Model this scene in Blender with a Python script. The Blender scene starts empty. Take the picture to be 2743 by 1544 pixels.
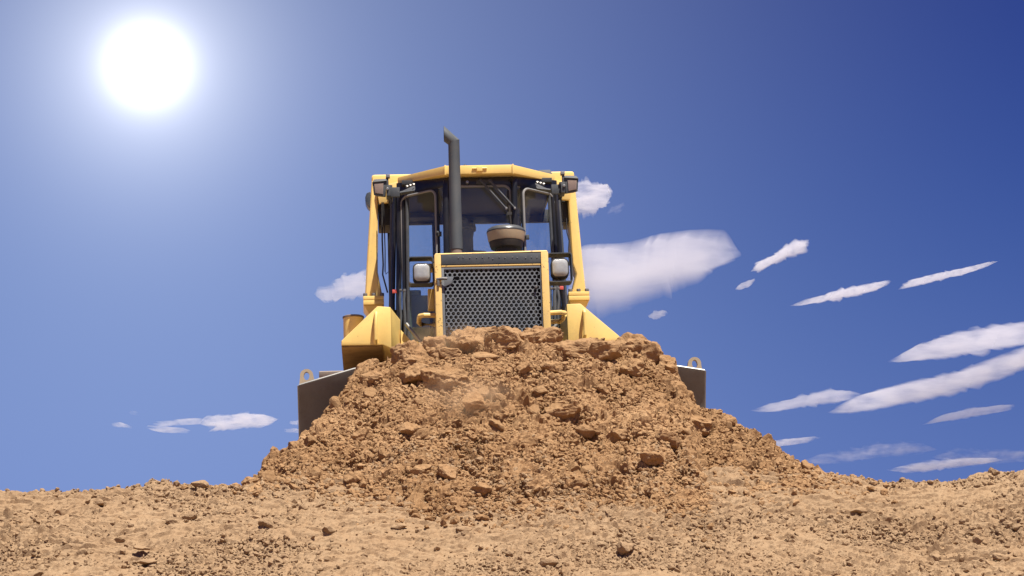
import bpy, bmesh, math, random
import numpy as np
from mathutils import Vector, Matrix, Euler

S = bpy.context.scene
COL = S.collection
R = math.radians

# ------------------------------------------------------------------ camera
cam = bpy.data.cameras.new('camera'); cam_o = bpy.data.objects.new('camera', cam); COL.objects.link(cam_o)
cam.sensor_width = 36.0; cam.lens = 36.0 * 5850.0 / 2743.0
cam.clip_start = 0.1; cam.clip_end = 8000.0
cam_o.location = (0, 0, 0); cam_o.rotation_euler = (R(90 + 12.76), 0, 0)
S.camera = cam_o

# ------------------------------------------------------------------ sun, sky, exposure
SUN_EL, SUN_AZ = 68.0, 152.0          # azimuth clockwise from +Y (the view): sun high behind the camera, to its right
se, sa = R(SUN_EL), R(SUN_AZ)
sun_dir = Vector((math.cos(se) * math.sin(sa), math.cos(se) * math.cos(sa), math.sin(se)))
sl = bpy.data.lights.new('sun', 'SUN'); sl.energy = 4.9; sl.angle = R(0.5); sl.color = (1.0, 0.95, 0.87)
so = bpy.data.objects.new('sun', sl); COL.objects.link(so)
so.rotation_euler = sun_dir.to_track_quat('Z', 'Y').to_euler()

S.view_settings.view_transform = 'Standard'
S.view_settings.look = 'None'
S.view_settings.gamma = 1.0
S.view_settings.use_curve_mapping = False
S.view_settings.exposure = 0.9

W = bpy.data.worlds.new('World'); S.world = W; W.use_nodes = True
nt = W.node_tree; nt.nodes.clear()


def N(tree, kind, **kw):
    n = tree.nodes.new(kind)
    for k, v in kw.items():
        if k.startswith('i_'):
            n.inputs[k[2:].replace('_', ' ')].default_value = v
        else:
            setattr(n, k, v)
    return n


def math_node(tree, op, a, b=None, c=None, clamp=False):
    n = tree.nodes.new('ShaderNodeMath'); n.operation = op; n.use_clamp = clamp
    for i, v in enumerate((a, b, c)):
        if v is None: continue
        if hasattr(v, 'is_linked'): tree.links.new(v, n.inputs[i])
        else: n.inputs[i].default_value = v
    return n.outputs[0]


def mix_col(tree, fac, a, b, mode='MIX'):
    n = tree.nodes.new('ShaderNodeMix'); n.data_type = 'RGBA'; n.blend_type = mode
    for sock, v in ((n.inputs[0], fac), (n.inputs[6], a), (n.inputs[7], b)):
        if hasattr(v, 'is_linked'): tree.links.new(v, sock)
        elif isinstance(v, (tuple, list)): sock.default_value = (*v[:3], 1.0)
        else: sock.default_value = v
    return n.outputs[2]


sky = N(nt, 'ShaderNodeTexSky', sky_type='NISHITA', sun_disc=False, sun_elevation=R(SUN_EL), sun_rotation=R(SUN_AZ),
        altitude=2500.0, air_density=1.0, dust_density=0.2, ozone_density=2.5)
tc = N(nt, 'ShaderNodeTexCoord')
sep = N(nt, 'ShaderNodeSeparateXYZ'); nt.links.new(tc.outputs['Generated'], sep.inputs[0])
sc_ = N(nt, 'ShaderNodeSeparateColor'); nt.links.new(sky.outputs[0], sc_.inputs[0])
cc_ = N(nt, 'ShaderNodeCombineColor')                     # a deep, clear desert blue: steeper falloff in red and green
for i, (mid, pw, half, top) in enumerate(((1.57, 4.7, 1.7, .72), (2.70, 4.0, 1.04, 1.28), (4.80, 2.5, .79, 4.2))):
    v = math_node(nt, 'POWER', math_node(nt, 'DIVIDE', sc_.outputs[i], mid), pw)
    nt.links.new(math_node(nt, 'MULTIPLY', math_node(nt, 'DIVIDE', v, math_node(nt, 'ADD', v, half)), top), cc_.inputs[i])
tint = cc_.outputs[0]
# glare round the sun disc that stands in the picture's upper left
gl_dir = Vector((-0.16382, 0.93504, 0.31444)).normalized()
dot = N(nt, 'ShaderNodeVectorMath', operation='DOT_PRODUCT'); nt.links.new(tc.outputs['Generated'], dot.inputs[0]); dot.inputs[1].default_value = gl_dir
ang = math_node(nt, 'MULTIPLY', math_node(nt, 'ARCCOSINE', math_node(nt, 'MINIMUM', dot.outputs['Value'], 1.0)), 180 / math.pi)


def glow(amp, width, power):
    q = math_node(nt, 'POWER', math_node(nt, 'DIVIDE', ang, width), power)
    return math_node(nt, 'MULTIPLY', math_node(nt, 'EXPONENT', math_node(nt, 'MULTIPLY', q, -1.0)), amp)


core = math_node(nt, 'ADD', glow(9.0, 0.85, 2.0), glow(6.8, 1.75, 1.05))
wide = glow(1.85, 14.0, 1.8)
g1 = mix_col(nt, 1.0, (1.0, 0.99, 0.96), core, 'MULTIPLY')
comb = N(nt, 'ShaderNodeCombineColor')
for i, k in enumerate((.74, .92, 1.10)):
    nt.links.new(math_node(nt, 'MULTIPLY', wide, k), comb.inputs[i])
tot = mix_col(nt, 1.0, mix_col(nt, 1.0, tint, g1, 'ADD'), comb.outputs[0], 'ADD')
bg = N(nt, 'ShaderNodeBackground'); nt.links.new(tot, bg.inputs[0]); bg.inputs[1].default_value = 0.082
wo = N(nt, 'ShaderNodeOutputWorld'); nt.links.new(bg.outputs[0], wo.inputs[0])

S.cycles.volume_bounces = 6
S.cycles.volume_step_rate = 0.22
S.cycles.volume_max_steps = 512
S.cycles.max_bounces = 10
S.cycles.transparent_max_bounces = 24
S.cycles.use_denoising = True

# ------------------------------------------------------------------ materials


def new_mat(name):
    m = bpy.data.materials.new(name); m.use_nodes = True
    t = m.node_tree; t.nodes.clear()
    out = t.nodes.new('ShaderNodeOutputMaterial')
    b = t.nodes.new('ShaderNodeBsdfPrincipled'); t.links.new(b.outputs[0], out.inputs[0])
    return m, t, b, out


def noise(t, scale, detail=5.0, rough=0.6, coord='Object', dist=0.0, stretch=None, off=0.0):
    tcn = t.nodes.new('ShaderNodeTexCoord'); src = tcn.outputs[coord]
    if stretch or off:
        mp = t.nodes.new('ShaderNodeMapping'); t.links.new(src, mp.inputs[0])
        mp.inputs['Scale'].default_value = stretch or (1, 1, 1); mp.inputs['Location'].default_value = (off, off * .7, off * .3)
        src = mp.outputs[0]
    n = t.nodes.new('ShaderNodeTexNoise'); t.links.new(src, n.inputs['Vector'])
    n.inputs['Scale'].default_value = scale; n.inputs['Detail'].default_value = detail
    n.inputs['Roughness'].default_value = rough; n.inputs['Distortion'].default_value = dist
    return n.outputs['Fac']


def ramp(t, fac, p0, p1, v0=0.0, v1=1.0):
    n = t.nodes.new('ShaderNodeMapRange'); n.clamp = True
    t.links.new(fac, n.inputs[0]); n.inputs[1].default_value = p0; n.inputs[2].default_value = p1
    n.inputs[3].default_value = v0; n.inputs[4].default_value = v1
    return n.outputs[0]


def bump(t, b, h, strength, dist):
    n = t.nodes.new('ShaderNodeBump'); n.inputs['Strength'].default_value = strength; n.inputs['Distance'].default_value = dist
    t.links.new(h, n.inputs['Height']); t.links.new(n.outputs[0], b.inputs['Normal'])


def paint(name, base, rough=0.45, dust=0.35, dust_col=(0.33, 0.2, 0.1), chips=0.5, chip_col=(0.07, 0.05, 0.04), metal=0.0, spec=0.5, chip_at=.68):
    m, t, b, _ = new_mat(name)
    tone = mix_col(t, ramp(t, noise(t, 3.0, 4), .35, .7), tuple(c * .9 for c in base), tuple(min(1, c * 1.06) for c in base))
    geo = t.nodes.new('ShaderNodeNewGeometry'); sx = t.nodes.new('ShaderNodeSeparateXYZ'); t.links.new(geo.outputs['Normal'], sx.inputs[0])
    up = ramp(t, sx.outputs[2], 0.0, 0.9, 0.0, 0.55)
    d = math_node(t, 'MULTIPLY', math_node(t, 'ADD', ramp(t, noise(t, 5.0, 8, .7, off=3.1), .45, .75), up, clamp=True), dust)
    fine = math_node(t, 'MULTIPLY', ramp(t, noise(t, 60.0, 3, .6, off=1.7), .55, .72), dust * .5)
    streak = math_node(t, 'MULTIPLY', ramp(t, noise(t, 14.0, 5, .6, stretch=(1, 1, .12), off=5.2), .56, .8), dust * .6)
    d2 = math_node(t, 'ADD', math_node(t, 'ADD', d, fine), streak, clamp=True)
    c1 = mix_col(t, d2, tone, dust_col)
    ch = math_node(t, 'MULTIPLY', ramp(t, noise(t, 26.0, 6, .75, off=8.3), chip_at, chip_at + .02), chips)
    c2 = mix_col(t, ch, c1, chip_col)
    t.links.new(c2, b.inputs['Base Color'])
    t.links.new(math_node(t, 'ADD', math_node(t, 'MULTIPLY', d2, .5), rough, clamp=True), b.inputs['Roughness'])
    b.inputs['Metallic'].default_value = metal; b.inputs['Specular IOR Level'].default_value = spec
    bump(t, b, noise(t, 40.0, 4), .12, .004)
    return m


MAT = {}
MAT['yellow'] = paint('yellow_paint', (0.85, 0.585, 0.18), .40, .24, dust_col=(.48, .32, .17), chips=.6, chip_at=.655)
MAT['worn_yellow'] = paint('worn_yellow_paint', (0.80, 0.53, 0.165), .5, .3, dust_col=(.45, .3, .16), chips=.85, chip_at=.60)
MAT['muddy_shaded_yellow'] = paint('muddy_shaded_yellow_paint', (0.34, 0.19, 0.05), .8, .75, dust_col=(0.15, 0.085, 0.04))  # mud brown, with the shade under the fenders painted into it
MAT['black'] = paint('black_paint', (0.012, 0.013, 0.015), .32, .10, dust_col=(0.2, 0.15, 0.11), chips=.0)
MAT['dusty_black'] = paint('dusty_black_paint', (0.042, 0.048, 0.056), .6, .22, dust_col=(0.22, 0.2, 0.18), chips=.5, chip_col=(.35, .3, .25))
MAT['grille'] = paint('grille_steel', (0.14, 0.152, 0.165), .5, .3, dust_col=(0.26, 0.24, 0.22), chips=.2)
MAT['exhaust'] = paint('exhaust_steel', (0.07, 0.08, 0.087), .6, .25, dust_col=(0.16, 0.14, 0.12), chips=.3, chip_col=(.2, .12, .08))
MAT['rust'] = paint('rusty_steel', (0.17, 0.12, 0.09), .75, .3, dust_col=(0.26, 0.17, 0.1))
MAT['steel'] = paint('worn_steel', (0.16, 0.155, 0.15), .45, .45, dust_col=(0.2, 0.15, 0.11), metal=.35)
MAT['blade'] = paint('blade_steel', (0.19, 0.18, 0.16), .42, .6, dust_col=(0.15, 0.115, 0.08), metal=.2, chips=.25, chip_col=(.3, .28, .25))
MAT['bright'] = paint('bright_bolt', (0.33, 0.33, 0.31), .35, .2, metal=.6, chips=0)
MAT['rubber'] = paint('black_rubber', (0.012, 0.012, 0.012), .6, .1, chips=0)
MAT['gasket'] = paint('grey_gasket', (0.22, 0.22, 0.22), .7, .25, dust_col=(.35, .3, .25), chips=0)
MAT['tan'] = paint('tan_plastic', (0.40, 0.31, 0.2), .5, .4, dust_col=(0.36, 0.24, 0.13), chips=.15)
MAT['dome'] = paint('dome_plastic', (0.045, 0.055, 0.065), .25, .25, dust_col=(0.25, 0.22, 0.18), chips=0)
MAT['interior'] = paint('interior_plastic', (0.30, 0.38, 0.33), .7, .2, dust_col=(.25, .24, .2), chips=0)
MAT['dark_interior'] = paint('dark_interior_plastic', (0.02, 0.024, 0.028), .7, .1, chips=0)
MAT['red'] = paint('red_tag', (0.6, 0.08, 0.07), .5, .15, chips=0)
MAT['seat'] = paint('seat_fabric', (0.02, 0.02, 0.024), .85, .1, chips=0)
MAT['muddy_steel'] = paint('muddy_track_steel', (0.30, 0.26, 0.22), .75, .9, dust_col=(0.42, 0.30, 0.2), chips=.3)


def glass_mat(name, tint_c, dustiness):
    m, t, b, out = new_mat(name)
    t.nodes.remove(b)
    tr = t.nodes.new('ShaderNodeBsdfTransparent'); tr.inputs[0].default_value = (*tint_c, 1)
    gl = t.nodes.new('ShaderNodeBsdfGlossy'); gl.inputs['Roughness'].default_value = .06; gl.inputs[0].default_value = (.9, .95, 1, 1)
    df = t.nodes.new('ShaderNodeBsdfDiffuse'); df.inputs[0].default_value = (.36, .33, .28, 1)
    fr = t.nodes.new('ShaderNodeFresnel')
    gb_ = t.nodes.new('ShaderNodeNewGeometry'); t.links.new(ramp(t, gb_.outputs['Backfacing'], 0, 1, 1.45, 1 / 1.45), fr.inputs[0])
    m1 = t.nodes.new('ShaderNodeMixShader'); t.links.new(fr.outputs[0], m1.inputs[0]); t.links.new(tr.outputs[0], m1.inputs[1]); t.links.new(gl.outputs[0], m1.inputs[2])
    m2 = t.nodes.new('ShaderNodeMixShader')
    big = ramp(t, noise(t, 3.5, 6, .65), .3, .75, dustiness * .5, dustiness * 1.6)
    speck = ramp(t, noise(t, 70, 2, .5, off=2.0), .66, .74, 0, .22)
    smear = ramp(t, noise(t, 9, 5, .6, stretch=(1, 1, .15), off=4.0), .55, .8, 0, dustiness * 1.2)
    t.links.new(math_node(t, 'ADD', math_node(t, 'ADD', big, speck), smear, clamp=True), m2.inputs[0])
    t.links.new(m1.outputs[0], m2.inputs[1]); t.links.new(df.outputs[0], m2.inputs[2]); t.links.new(m2.outputs[0], out.inputs[0])
    return m


MAT['glass'] = glass_mat('cab_glass', (.95, .985, 1.0), .035)


def lens_mat(name, col, scale):
    m, t, b, _ = new_mat(name)
    w = t.nodes.new('ShaderNodeTexWave'); w.bands_direction = 'X'; w.inputs['Scale'].default_value = scale
    tcn = t.nodes.new('ShaderNodeTexCoord'); t.links.new(tcn.outputs['Object'], w.inputs['Vector'])
    c = mix_col(t, ramp(t, noise(t, 25, 4), .4, .7), tuple(x * .85 for x in col), col)
    t.links.new(c, b.inputs['Base Color']); b.inputs['Roughness'].default_value = .2
    b.inputs['Coat Weight'].default_value = .6
    bump(t, b, w.outputs['Fac'], .35, .004)
    return m


MAT['lens'] = lens_mat('frosted_lens', (.40, .405, .40), 50)
MAT['dull_lens'] = lens_mat('dusty_lens', (.27, .20, .155), 40)


def earth_mat(name, light, dark, red, k=1.0):
    m, t, b, _ = new_mat(name)
    a = mix_col(t, ramp(t, noise(t, 1.3, 6, .6, coord='Object'), .36, .66), dark, light)
    a = mix_col(t, ramp(t, noise(t, 9.0, 6, .7, off=2.2), .35, .72, 0, .75), a, red)
    a = mix_col(t, ramp(t, noise(t, 45.0, 4, .7, off=6.1), .5, .75, 0, .45), a, tuple(min(1, c * 1.25) for c in light))
    a = mix_col(t, ramp(t, noise(t, 110.0, 3, .6, off=9.1), .5, .7, 0, .4), a, tuple(c * .62 for c in dark))
    t.links.new(a, b.inputs['Base Color'])
    b.inputs['Roughness'].default_value = .95; b.inputs['Specular IOR Level'].default_value = .12
    h = math_node(t, 'ADD', noise(t, 60, 8, .75), math_node(t, 'MULTIPLY', noise(t, 190, 4, .7), .4))
    bump(t, b, h, .55 * k, .02)
    return m


MAT['mound'] = earth_mat('fresh_earth', (0.400, 0.250, 0.130), (0.262, 0.151, 0.071), (0.300, 0.162, 0.074))
MAT['ground'] = earth_mat('dry_earth', (0.345, 0.235, 0.138), (0.295, 0.195, 0.112), (0.305, 0.188, 0.100), .9)

# ------------------------------------------------------------------ helpers


def tag(o, label=None, cat=None, group=None, kind=None):
    if label: o['label'] = label
    if cat: o['category'] = cat
    if group: o['group'] = group
    if kind: o['kind'] = kind
    return o


def link(name, me, parent=None):
    o = bpy.data.objects.new(name, me); COL.objects.link(o)
    if parent is not None: o.parent = parent
    return o


def np_mesh(name, verts, faces, mat, smooth=False):
    me = bpy.data.meshes.new(name); nv, nf, k = len(verts), len(faces), faces.shape[1]
    me.vertices.add(nv); me.vertices.foreach_set('co', np.asarray(verts, np.float32).ravel())
    me.loops.add(nf * k); me.loops.foreach_set('vertex_index', np.asarray(faces, np.int32).ravel())
    me.polygons.add(nf); me.polygons.foreach_set('loop_start', np.arange(0, nf * k, k, dtype=np.int32))
    me.polygons.foreach_set('use_smooth', np.full(nf, smooth, bool))
    me.update(calc_edges=True); me.materials.append(mat)
    return me


class MB:
    """collects shapes in one bmesh and links it as ONE mesh object"""
    def __init__(self): self.bm = bmesh.new()

    def box(self, x0, x1, y0, y1, z0, z1):
        return self.prism([(x0, z0), (x1, z0), (x1, z1), (x0, z1)], y0, y1)

    def prism(self, poly, y0, y1):
        v0 = [self.bm.verts.new((x, y0, z)) for x, z in poly]; v1 = [self.bm.verts.new((x, y1, z)) for x, z in poly]
        n = len(poly)
        self.bm.faces.new(v0); self.bm.faces.new(v1[::-1])
        for i in range(n): self.bm.faces.new((v0[i], v1[i], v1[(i + 1) % n], v0[(i + 1) % n]))
        return self

    def hexa(self, p):            # eight corners: bottom four then top four, same order
        v = [self.bm.verts.new(q) for q in p]
        for f in ((3, 2, 1, 0), (4, 5, 6, 7), (0, 1, 5, 4), (1, 2, 6, 5), (2, 3, 7, 6), (3, 0, 4, 7)):
            self.bm.faces.new([v[i] for i in f])
        return self

    def tube(self, pts, r, closed=False, seg=10, flat=None):
        pts = [Vector(p) for p in pts]; n = len(pts); rings = []
        rad = r if isinstance(r, (list, tuple)) else [r] * n
        ref = None
        for i, p in enumerate(pts):
            a = pts[i - 1] if (i > 0 or closed) else p
            c = pts[(i + 1) % n] if (i < n - 1 or closed) else p
            d = (c - a).normalized()
            if ref is None or abs(d.dot(ref)) > .98:
                ref = Vector((0, 1, 0)) if abs(d.y) < .9 else Vector((1, 0, 0))
            u = d.cross(ref).normalized(); w = u.cross(d).normalized()
            rings.append([self.bm.verts.new(p + rad[i] * (math.cos(2 * math.pi * k / seg) * u + (flat or 1) * math.sin(2 * math.pi * k / seg) * w)) for k in range(seg)])
        for i in range(n if closed else n - 1):
            A, B = rings[i], rings[(i + 1) % n]
            for k in range(seg): self.bm.faces.new((A[k], A[(k + 1) % seg], B[(k + 1) % seg], B[k]))
        if not closed:
            self.bm.faces.new(rings[0][::-1]); self.bm.faces.new(rings[-1])
        return self

    def lathe(self, prof, cx, cy, seg=40):      # prof: (r, z) bottom to top
        rings = [[self.bm.verts.new((cx + r * math.cos(2 * math.pi * k / seg), cy + r * math.sin(2 * math.pi * k / seg), z)) for k in range(seg)] for r, z in prof]
        for A, B in zip(rings, rings[1:]):
            for k in range(seg): self.bm.faces.new((A[k], A[(k + 1) % seg], B[(k + 1) % seg], B[k]))
        self.bm.faces.new(rings[0][::-1]); self.bm.faces.new(rings[-1])
        return self

    def disc(self, c, axis, r, depth, seg=16):
        a = Vector(axis).normalized(); c = Vector(c)
        return self.tube([c - a * depth / 2, c + a * depth / 2], r, seg=seg)

    def build(self, name, mat, parent, bevel=0.0, smooth=True, seg=2, label=None):
        bmesh.ops.recalc_face_normals(self.bm, faces=self.bm.faces)
        if bevel:
            ed = [e for e in self.bm.edges if len(e.link_faces) == 2 and e.calc_face_angle(0) > R(35)]
            bmesh.ops.bevel(self.bm, geom=ed, offset=bevel, segments=seg, affect='EDGES', profile=.6, clamp_overlap=True)
        me = bpy.data.meshes.new(name); self.bm.to_mesh(me); self.bm.free()
        me.materials.append(mat)
        if smooth:
            me.polygons.foreach_set('use_smooth', np.ones(len(me.polygons), bool))
            me.set_sharp_from_angle(angle=R(32))
        o = link(name, me, parent)
        if label: o['label'] = label
        return o


def rrect(x0, x1, z0, z1, r, y, n=5):
    pts = []
    for cx, cz, a0 in ((x1 - r, z1 - r, 0), (x0 + r, z1 - r, 90), (x0 + r, z0 + r, 180), (x1 - r, z0 + r, 270)):
        for k in range(n + 1):
            a = R(a0 + 90 * k / n); pts.append((cx + r * math.cos(a), y, cz + r * math.sin(a)))
    return pts


# ------------------------------------------------------------------ earth: height functions
def hash2(ix, iy, seed):
    h = (ix.astype(np.int64) * 374761393 + iy.astype(np.int64) * 668265263 + seed * 1274126177) & 0xFFFFFFFF
    h = ((h ^ (h >> 13)) * 1274126177) & 0xFFFFFFFF
    h = ((h ^ (h >> 16)) * 2246822519) & 0xFFFFFFFF
    return ((h ^ (h >> 15)) & 0xFFFFFF) / float(0x1000000)


def vnoise(x, y, seed):
    ix, iy = np.floor(x), np.floor(y); fx, fy = x - ix, y - iy
    ix, iy = ix.astype(np.int64), iy.astype(np.int64)
    u, v = fx * fx * fx * (fx * (fx * 6 - 15) + 10), fy * fy * fy * (fy * (fy * 6 - 15) + 10)

    def g(dx, dy):
        a = hash2(ix + dx, iy + dy, seed) * 2 * np.pi
        return np.cos(a) * (fx - dx) + np.sin(a) * (fy - dy)
    return ((g(0, 0) * (1 - u) + g(1, 0) * u) * (1 - v) + (g(0, 1) * (1 - u) + g(1, 1) * u) * v) * 1.5


def fbm(x, y, seed, octv, gain=.5, ridge=False):
    s, a, f = 0, 1.0, 1.0
    for o in range(octv):
        n = vnoise(x * f + o * 17.3, y * f - o * 9.1, seed + o)
        s = s + a * (1 - 2 * np.abs(n) if ridge else n); a *= gain; f *= 2.03
    return s


def lumps(x, y, cell, seed, prob=.7, tall=.6):
    """angular clods half sunk in the surface: one per cell at most, polygon outline, sloped sides, tilted rough top"""
    X, Y = x / cell, y / cell
    ix, iy = np.floor(X), np.floor(Y); out = np.zeros_like(x)
    for dx in (-1, 0, 1):
        for dy in (-1, 0, 1):
            cx, cy = (ix + dx).astype(np.int64), (iy + dy).astype(np.int64)
            on = hash2(cx, cy, seed) < prob
            px = cx + .15 + .7 * hash2(cx, cy, seed + 1); py = cy + .15 + .7 * hash2(cx, cy, seed + 2)
            r = .22 + .36 * hash2(cx, cy, seed + 3) ** 1.7
            rot = hash2(cx, cy, seed + 4) * 6.283; ex, ey = X - px, Y - py
            ux, uy = ex * np.cos(rot) + ey * np.sin(rot), (-ex * np.sin(rot) + ey * np.cos(rot)) * (1 + .7 * hash2(cx, cy, seed + 5))
            d = np.zeros_like(x)
            for k in range(5):
                a = k * 1.2566 + .6 * hash2(cx, cy, seed + 10 + k)
                d = np.maximum(d, ux * np.cos(a) + uy * np.sin(a))
            d = .75 * d + .25 * np.sqrt(ux * ux + uy * uy)
            tilt = 1 + .55 * (ux * (hash2(cx, cy, seed + 6) - .5) + uy * (hash2(cx, cy, seed + 7) - .5)) / np.maximum(r, .05)
            h = np.minimum((r - d) * 1.7, r * tall * tilt)
            out = np.maximum(out, np.where(on, np.maximum(h, 0), 0))
    return out * cell


CREST = np.array([(-60, 1.99), (-5.509, 1.989), (-3.648, 2.007), (-2.942, 2.037), (-2.291, 2.066), (-1.95, 2.080), (0, 2.096), (2.304, 2.115), (2.729, 2.095), (3.096, 2.092), (3.297, 2.112), (3.439, 2.142), (3.656, 2.150), (4.875, 2.171), (60, 2.17)])
RIDGE = np.array([(-1.861, 15.92, 2.2), (-1.776, 16.20, 2.39), (-1.664, 16.53, 2.53), (-1.546, 16.86, 2.715), (-1.447, 17.13, 2.965), (-1.371, 17.34, 3.12), (-1.165, 17.55, 3.33), (-.985, 17.55, 3.40), (-.83, 17.55, 3.475), (-.613, 17.55, 3.515), (-.449, 17.55, 3.565), (-.207, 17.55, 3.59), (.008, 17.55, 3.585), (.268, 17.55, 3.565), (.528, 17.55, 3.52), (.821, 17.55, 3.505), (.984, 17.55, 3.53), (1.097, 17.55, 3.49), (1.176, 17.52, 3.39), (1.294, 17.36, 3.29), (1.403, 17.21, 2.98), (1.487, 17.09, 2.9), (1.678, 16.80, 2.765), (1.909, 16.45, 2.56), (2.034, 16.25, 2.395), (2.199, 15.97, 2.235), (2.337, 15.73, 2.15)])


def ground_base(x, y):
    zc = np.interp(x, CREST[:, 0], CREST[:, 1]) - .03 * np.clip(-x - 1.2, 0, 1)
    d = 15.5 - y
    sl = .43 * np.maximum(0, d) - .0
    k = .12                                            # rounded edge of the bank
    sl = .43 * (np.sqrt(d * d + k * k) + d) / 2
    plat = zc + (2.08 - zc) * np.clip((y - 16) / 1.5, 0, 1)
    z = plat - sl + .43 * k / 2 * np.exp(-(d / .3) ** 2)
    return np.maximum(z, -1.55)


def mound_base(x, y):
    xr = RIDGE[:, 0]
    h = np.interp(x, xr, RIDGE[:, 2]) - np.interp(x, [-1.8, -1.5, -.8, -.5, .9, 1.3, 2.0], [.03, .07, .07, .03, .03, .045, .02]); yr = np.interp(x, xr, RIDGE[:, 1])
    over = np.maximum(xr[0] - x, 0) + np.maximum(x - xr[-1], 0)
    h = h - over * .9
    d = yr - y
    front = np.maximum(d, 0); back = np.maximum(-d, 0)
    slope = np.interp(x, [-1.86, -1.2, -.5, .3, 1.2, 2.0, 2.34], [.45, .58, .635, .65, .575, .45, .40])
    slope = slope + .035 * vnoise(x * 2.1, front * 1.3, 404)
    F = np.interp(x, [-1.86, -1.2, 0, 1.2, 2.0, 2.34], [.5, 2.35, 2.7, 2.6, 1.1, .4])
    h = h - .5 * np.maximum(0, front - F)
    k = .10
    return h - slope * (np.sqrt(front ** 2 + k * k) - k) + .05 * np.exp(-((front - .9) / .5) ** 2) - 1.3 * back


def normals_of(fn, x, y, e=.02):
    gx = (fn(x + e, y) - fn(x - e, y)) / (2 * e); gy = (fn(x, y + e) - fn(x, y - e)) / (2 * e)
    n = np.stack([-gx, -gy, np.ones_like(x)], -1)
    return n / np.linalg.norm(n, axis=-1, keepdims=True)


def mound_rough(x, y):
    s = y * 1.2
    wx = x + .05 * vnoise(x * 6, s * 6, 71); ws = s + .05 * vnoise(x * 6, s * 6, 72)
    top = np.clip((mound_base(x, y) - 2.6) / .7, 0, 1)
    soft = np.clip(.55 + 1.5 * vnoise(x * 1.3 + 4, s * 1.3, 333), .25, 1.15)      # smoother, dustier patches and rough ones
    v = .05 * fbm(x * 2.2, s * 2.2, 5, 3)
    v += (.5 + .6 * top) * lumps(wx, ws, .34, 11, .5, .45) * .7
    v += .62 * lumps(wx, ws, .17, 31, .36, .5)
    v += .75 * soft * lumps(wx, ws, .075, 51, .5, .7)
    v += .9 * soft * lumps(wx + .3, ws, .038, 91, .7, .9)
    v -= .75 * soft * lumps(x + .7, s + .2, .066, 151, .38, .9)
    v -= .5 * lumps(x + .1, s + .5, .15, 171, .22, .6)
    v += .010 * fbm(x * 34, s * 34, 17, 2, .6)
    v += .020 * fbm(x * 14, s * 14, 7, 4, .6)
    v -= .075 * np.clip(fbm(x * 7, s * 7, 107, 3, .6) - .3, 0, .45) * 2
    v -= .11 * np.clip(fbm(x * 2.6 + 7, s * 3.2, 137, 3, .5) - .42, 0, .35) * 2
    v -= .040 * np.clip(fbm(x * 19, s * 19, 117, 2, .6) - .35, 0, .5) * 2
    return v


def ground_rough(x, y):
    s = y * 1.1
    flaky = np.clip(.5 + 1.4 * vnoise(x * .45 + 3, s * .9, 207), 0, 1)
    patch = np.clip(.55 + 1.9 * vnoise(x * .7 + 9, s * 1.3, 241), .08, 1)
    v = .05 * fbm(x * .9, s * 1.5, 205, 3)
    v += .020 * fbm(x * 5, s * 12, 209, 4, .55) * flaky
    v += .012 * fbm(x * 9, s * 9, 210, 4, .6)
    v += .5 * lumps(x, s, .26, 211, .10, .4)
    v += .7 * patch * lumps(x, s, .12, 231, .20, .6)
    v += .8 * patch * lumps(x, s, .06, 251, .45, .7)
    v += .85 * (.35 + .65 * patch) * lumps(x, s, .034, 271, .6, .9)
    v -= .6 * patch * lumps(x + .7, s + .2, .055, 285, .25, .8)
    v += .006 * fbm(x * 30, s * 30, 277, 2, .6)
    st = vnoise(x * 2.1, s * 11, 215)
    v += .022 * flaky * np.clip((st - .05) * 14, 0, 1)
    st2 = vnoise(x * 3.4 + 8, s * 17 + x * 1.5, 219)
    v += .014 * np.clip((st2 - .12) * 16, 0, 1) * np.clip(1.2 - patch, 0, 1)
    for xc, wd in ((-2.9, .23), (-2.25, .23)):                       # old track print slanting down the left of the bank
        u = x - xc + .55 * (s - 16.5); m_ = np.exp(-(u / wd) ** 4) * np.clip((17.0 - s) * 2, 0, 1)
        v -= m_ * (.012 + .014 * (np.sin(s * 34 + x * 3) > .35))
    return v


def grid_faces(ny, nx):
    i = np.arange(ny - 1)[:, None] * nx + np.arange(nx - 1)[None]
    return np.stack([i, i + 1, i + nx + 1, i + nx], -1).reshape(-1, 4)


# ground: a fine patch where the camera looks, a coarse sheet out to the horizon, one mesh
gx = np.arange(-4.6, 4.6, .0125); gy = np.concatenate([np.arange(13.0, 15.9, .0115), np.arange(15.9, 18.6, .06)])
GX, GY = np.meshgrid(gx, gy)
gn = normals_of(ground_base, GX, GY); gr = ground_rough(GX, GY)
edge = np.clip(np.minimum.reduce([GX + 4.6, 4.6 - GX, GY - 13.0, 18.6 - GY]) / .25, 0, 1)
gr = gr * edge
GV = np.stack([GX, GY, ground_base(GX, GY)], -1) + gn * gr[..., None]
GZ = GV[..., 2]
gverts = GV.reshape(-1, 3); gfaces = grid_faces(len(gy), len(gx))
cx = np.concatenate([-np.geomspace(900, 5, 40), np.linspace(-4.6, 4.6, 24), np.geomspace(5, 900, 40)])
cy = np.concatenate([-np.geomspace(900, 1, 40), np.linspace(0, 13, 60), np.linspace(13.2, 18.4, 27), np.geomspace(18.8, 1500, 50)])
CX, CY = np.meshgrid(cx, cy)
inside = (np.abs(CX) < 4.55) & (CY > 13.05) & (CY < 18.55)
far = np.clip((np.hypot(CX, CY - 16) - 4) / 30, 0, 1)
CZ = ground_base(CX, CY) + .5 * far * fbm(CX * .05, CY * .05, 301, 4) * np.clip(1.2 - CY / 40 + (CX ** 2) / 900, .15, 1) - np.where(inside, .12, 0.004)
cverts = np.stack([CX, CY, CZ], -1).reshape(-1, 3)
cf = grid_faces(len(cy), len(cx)); keep = ~inside.reshape(-1)[cf].all(1)
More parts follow.
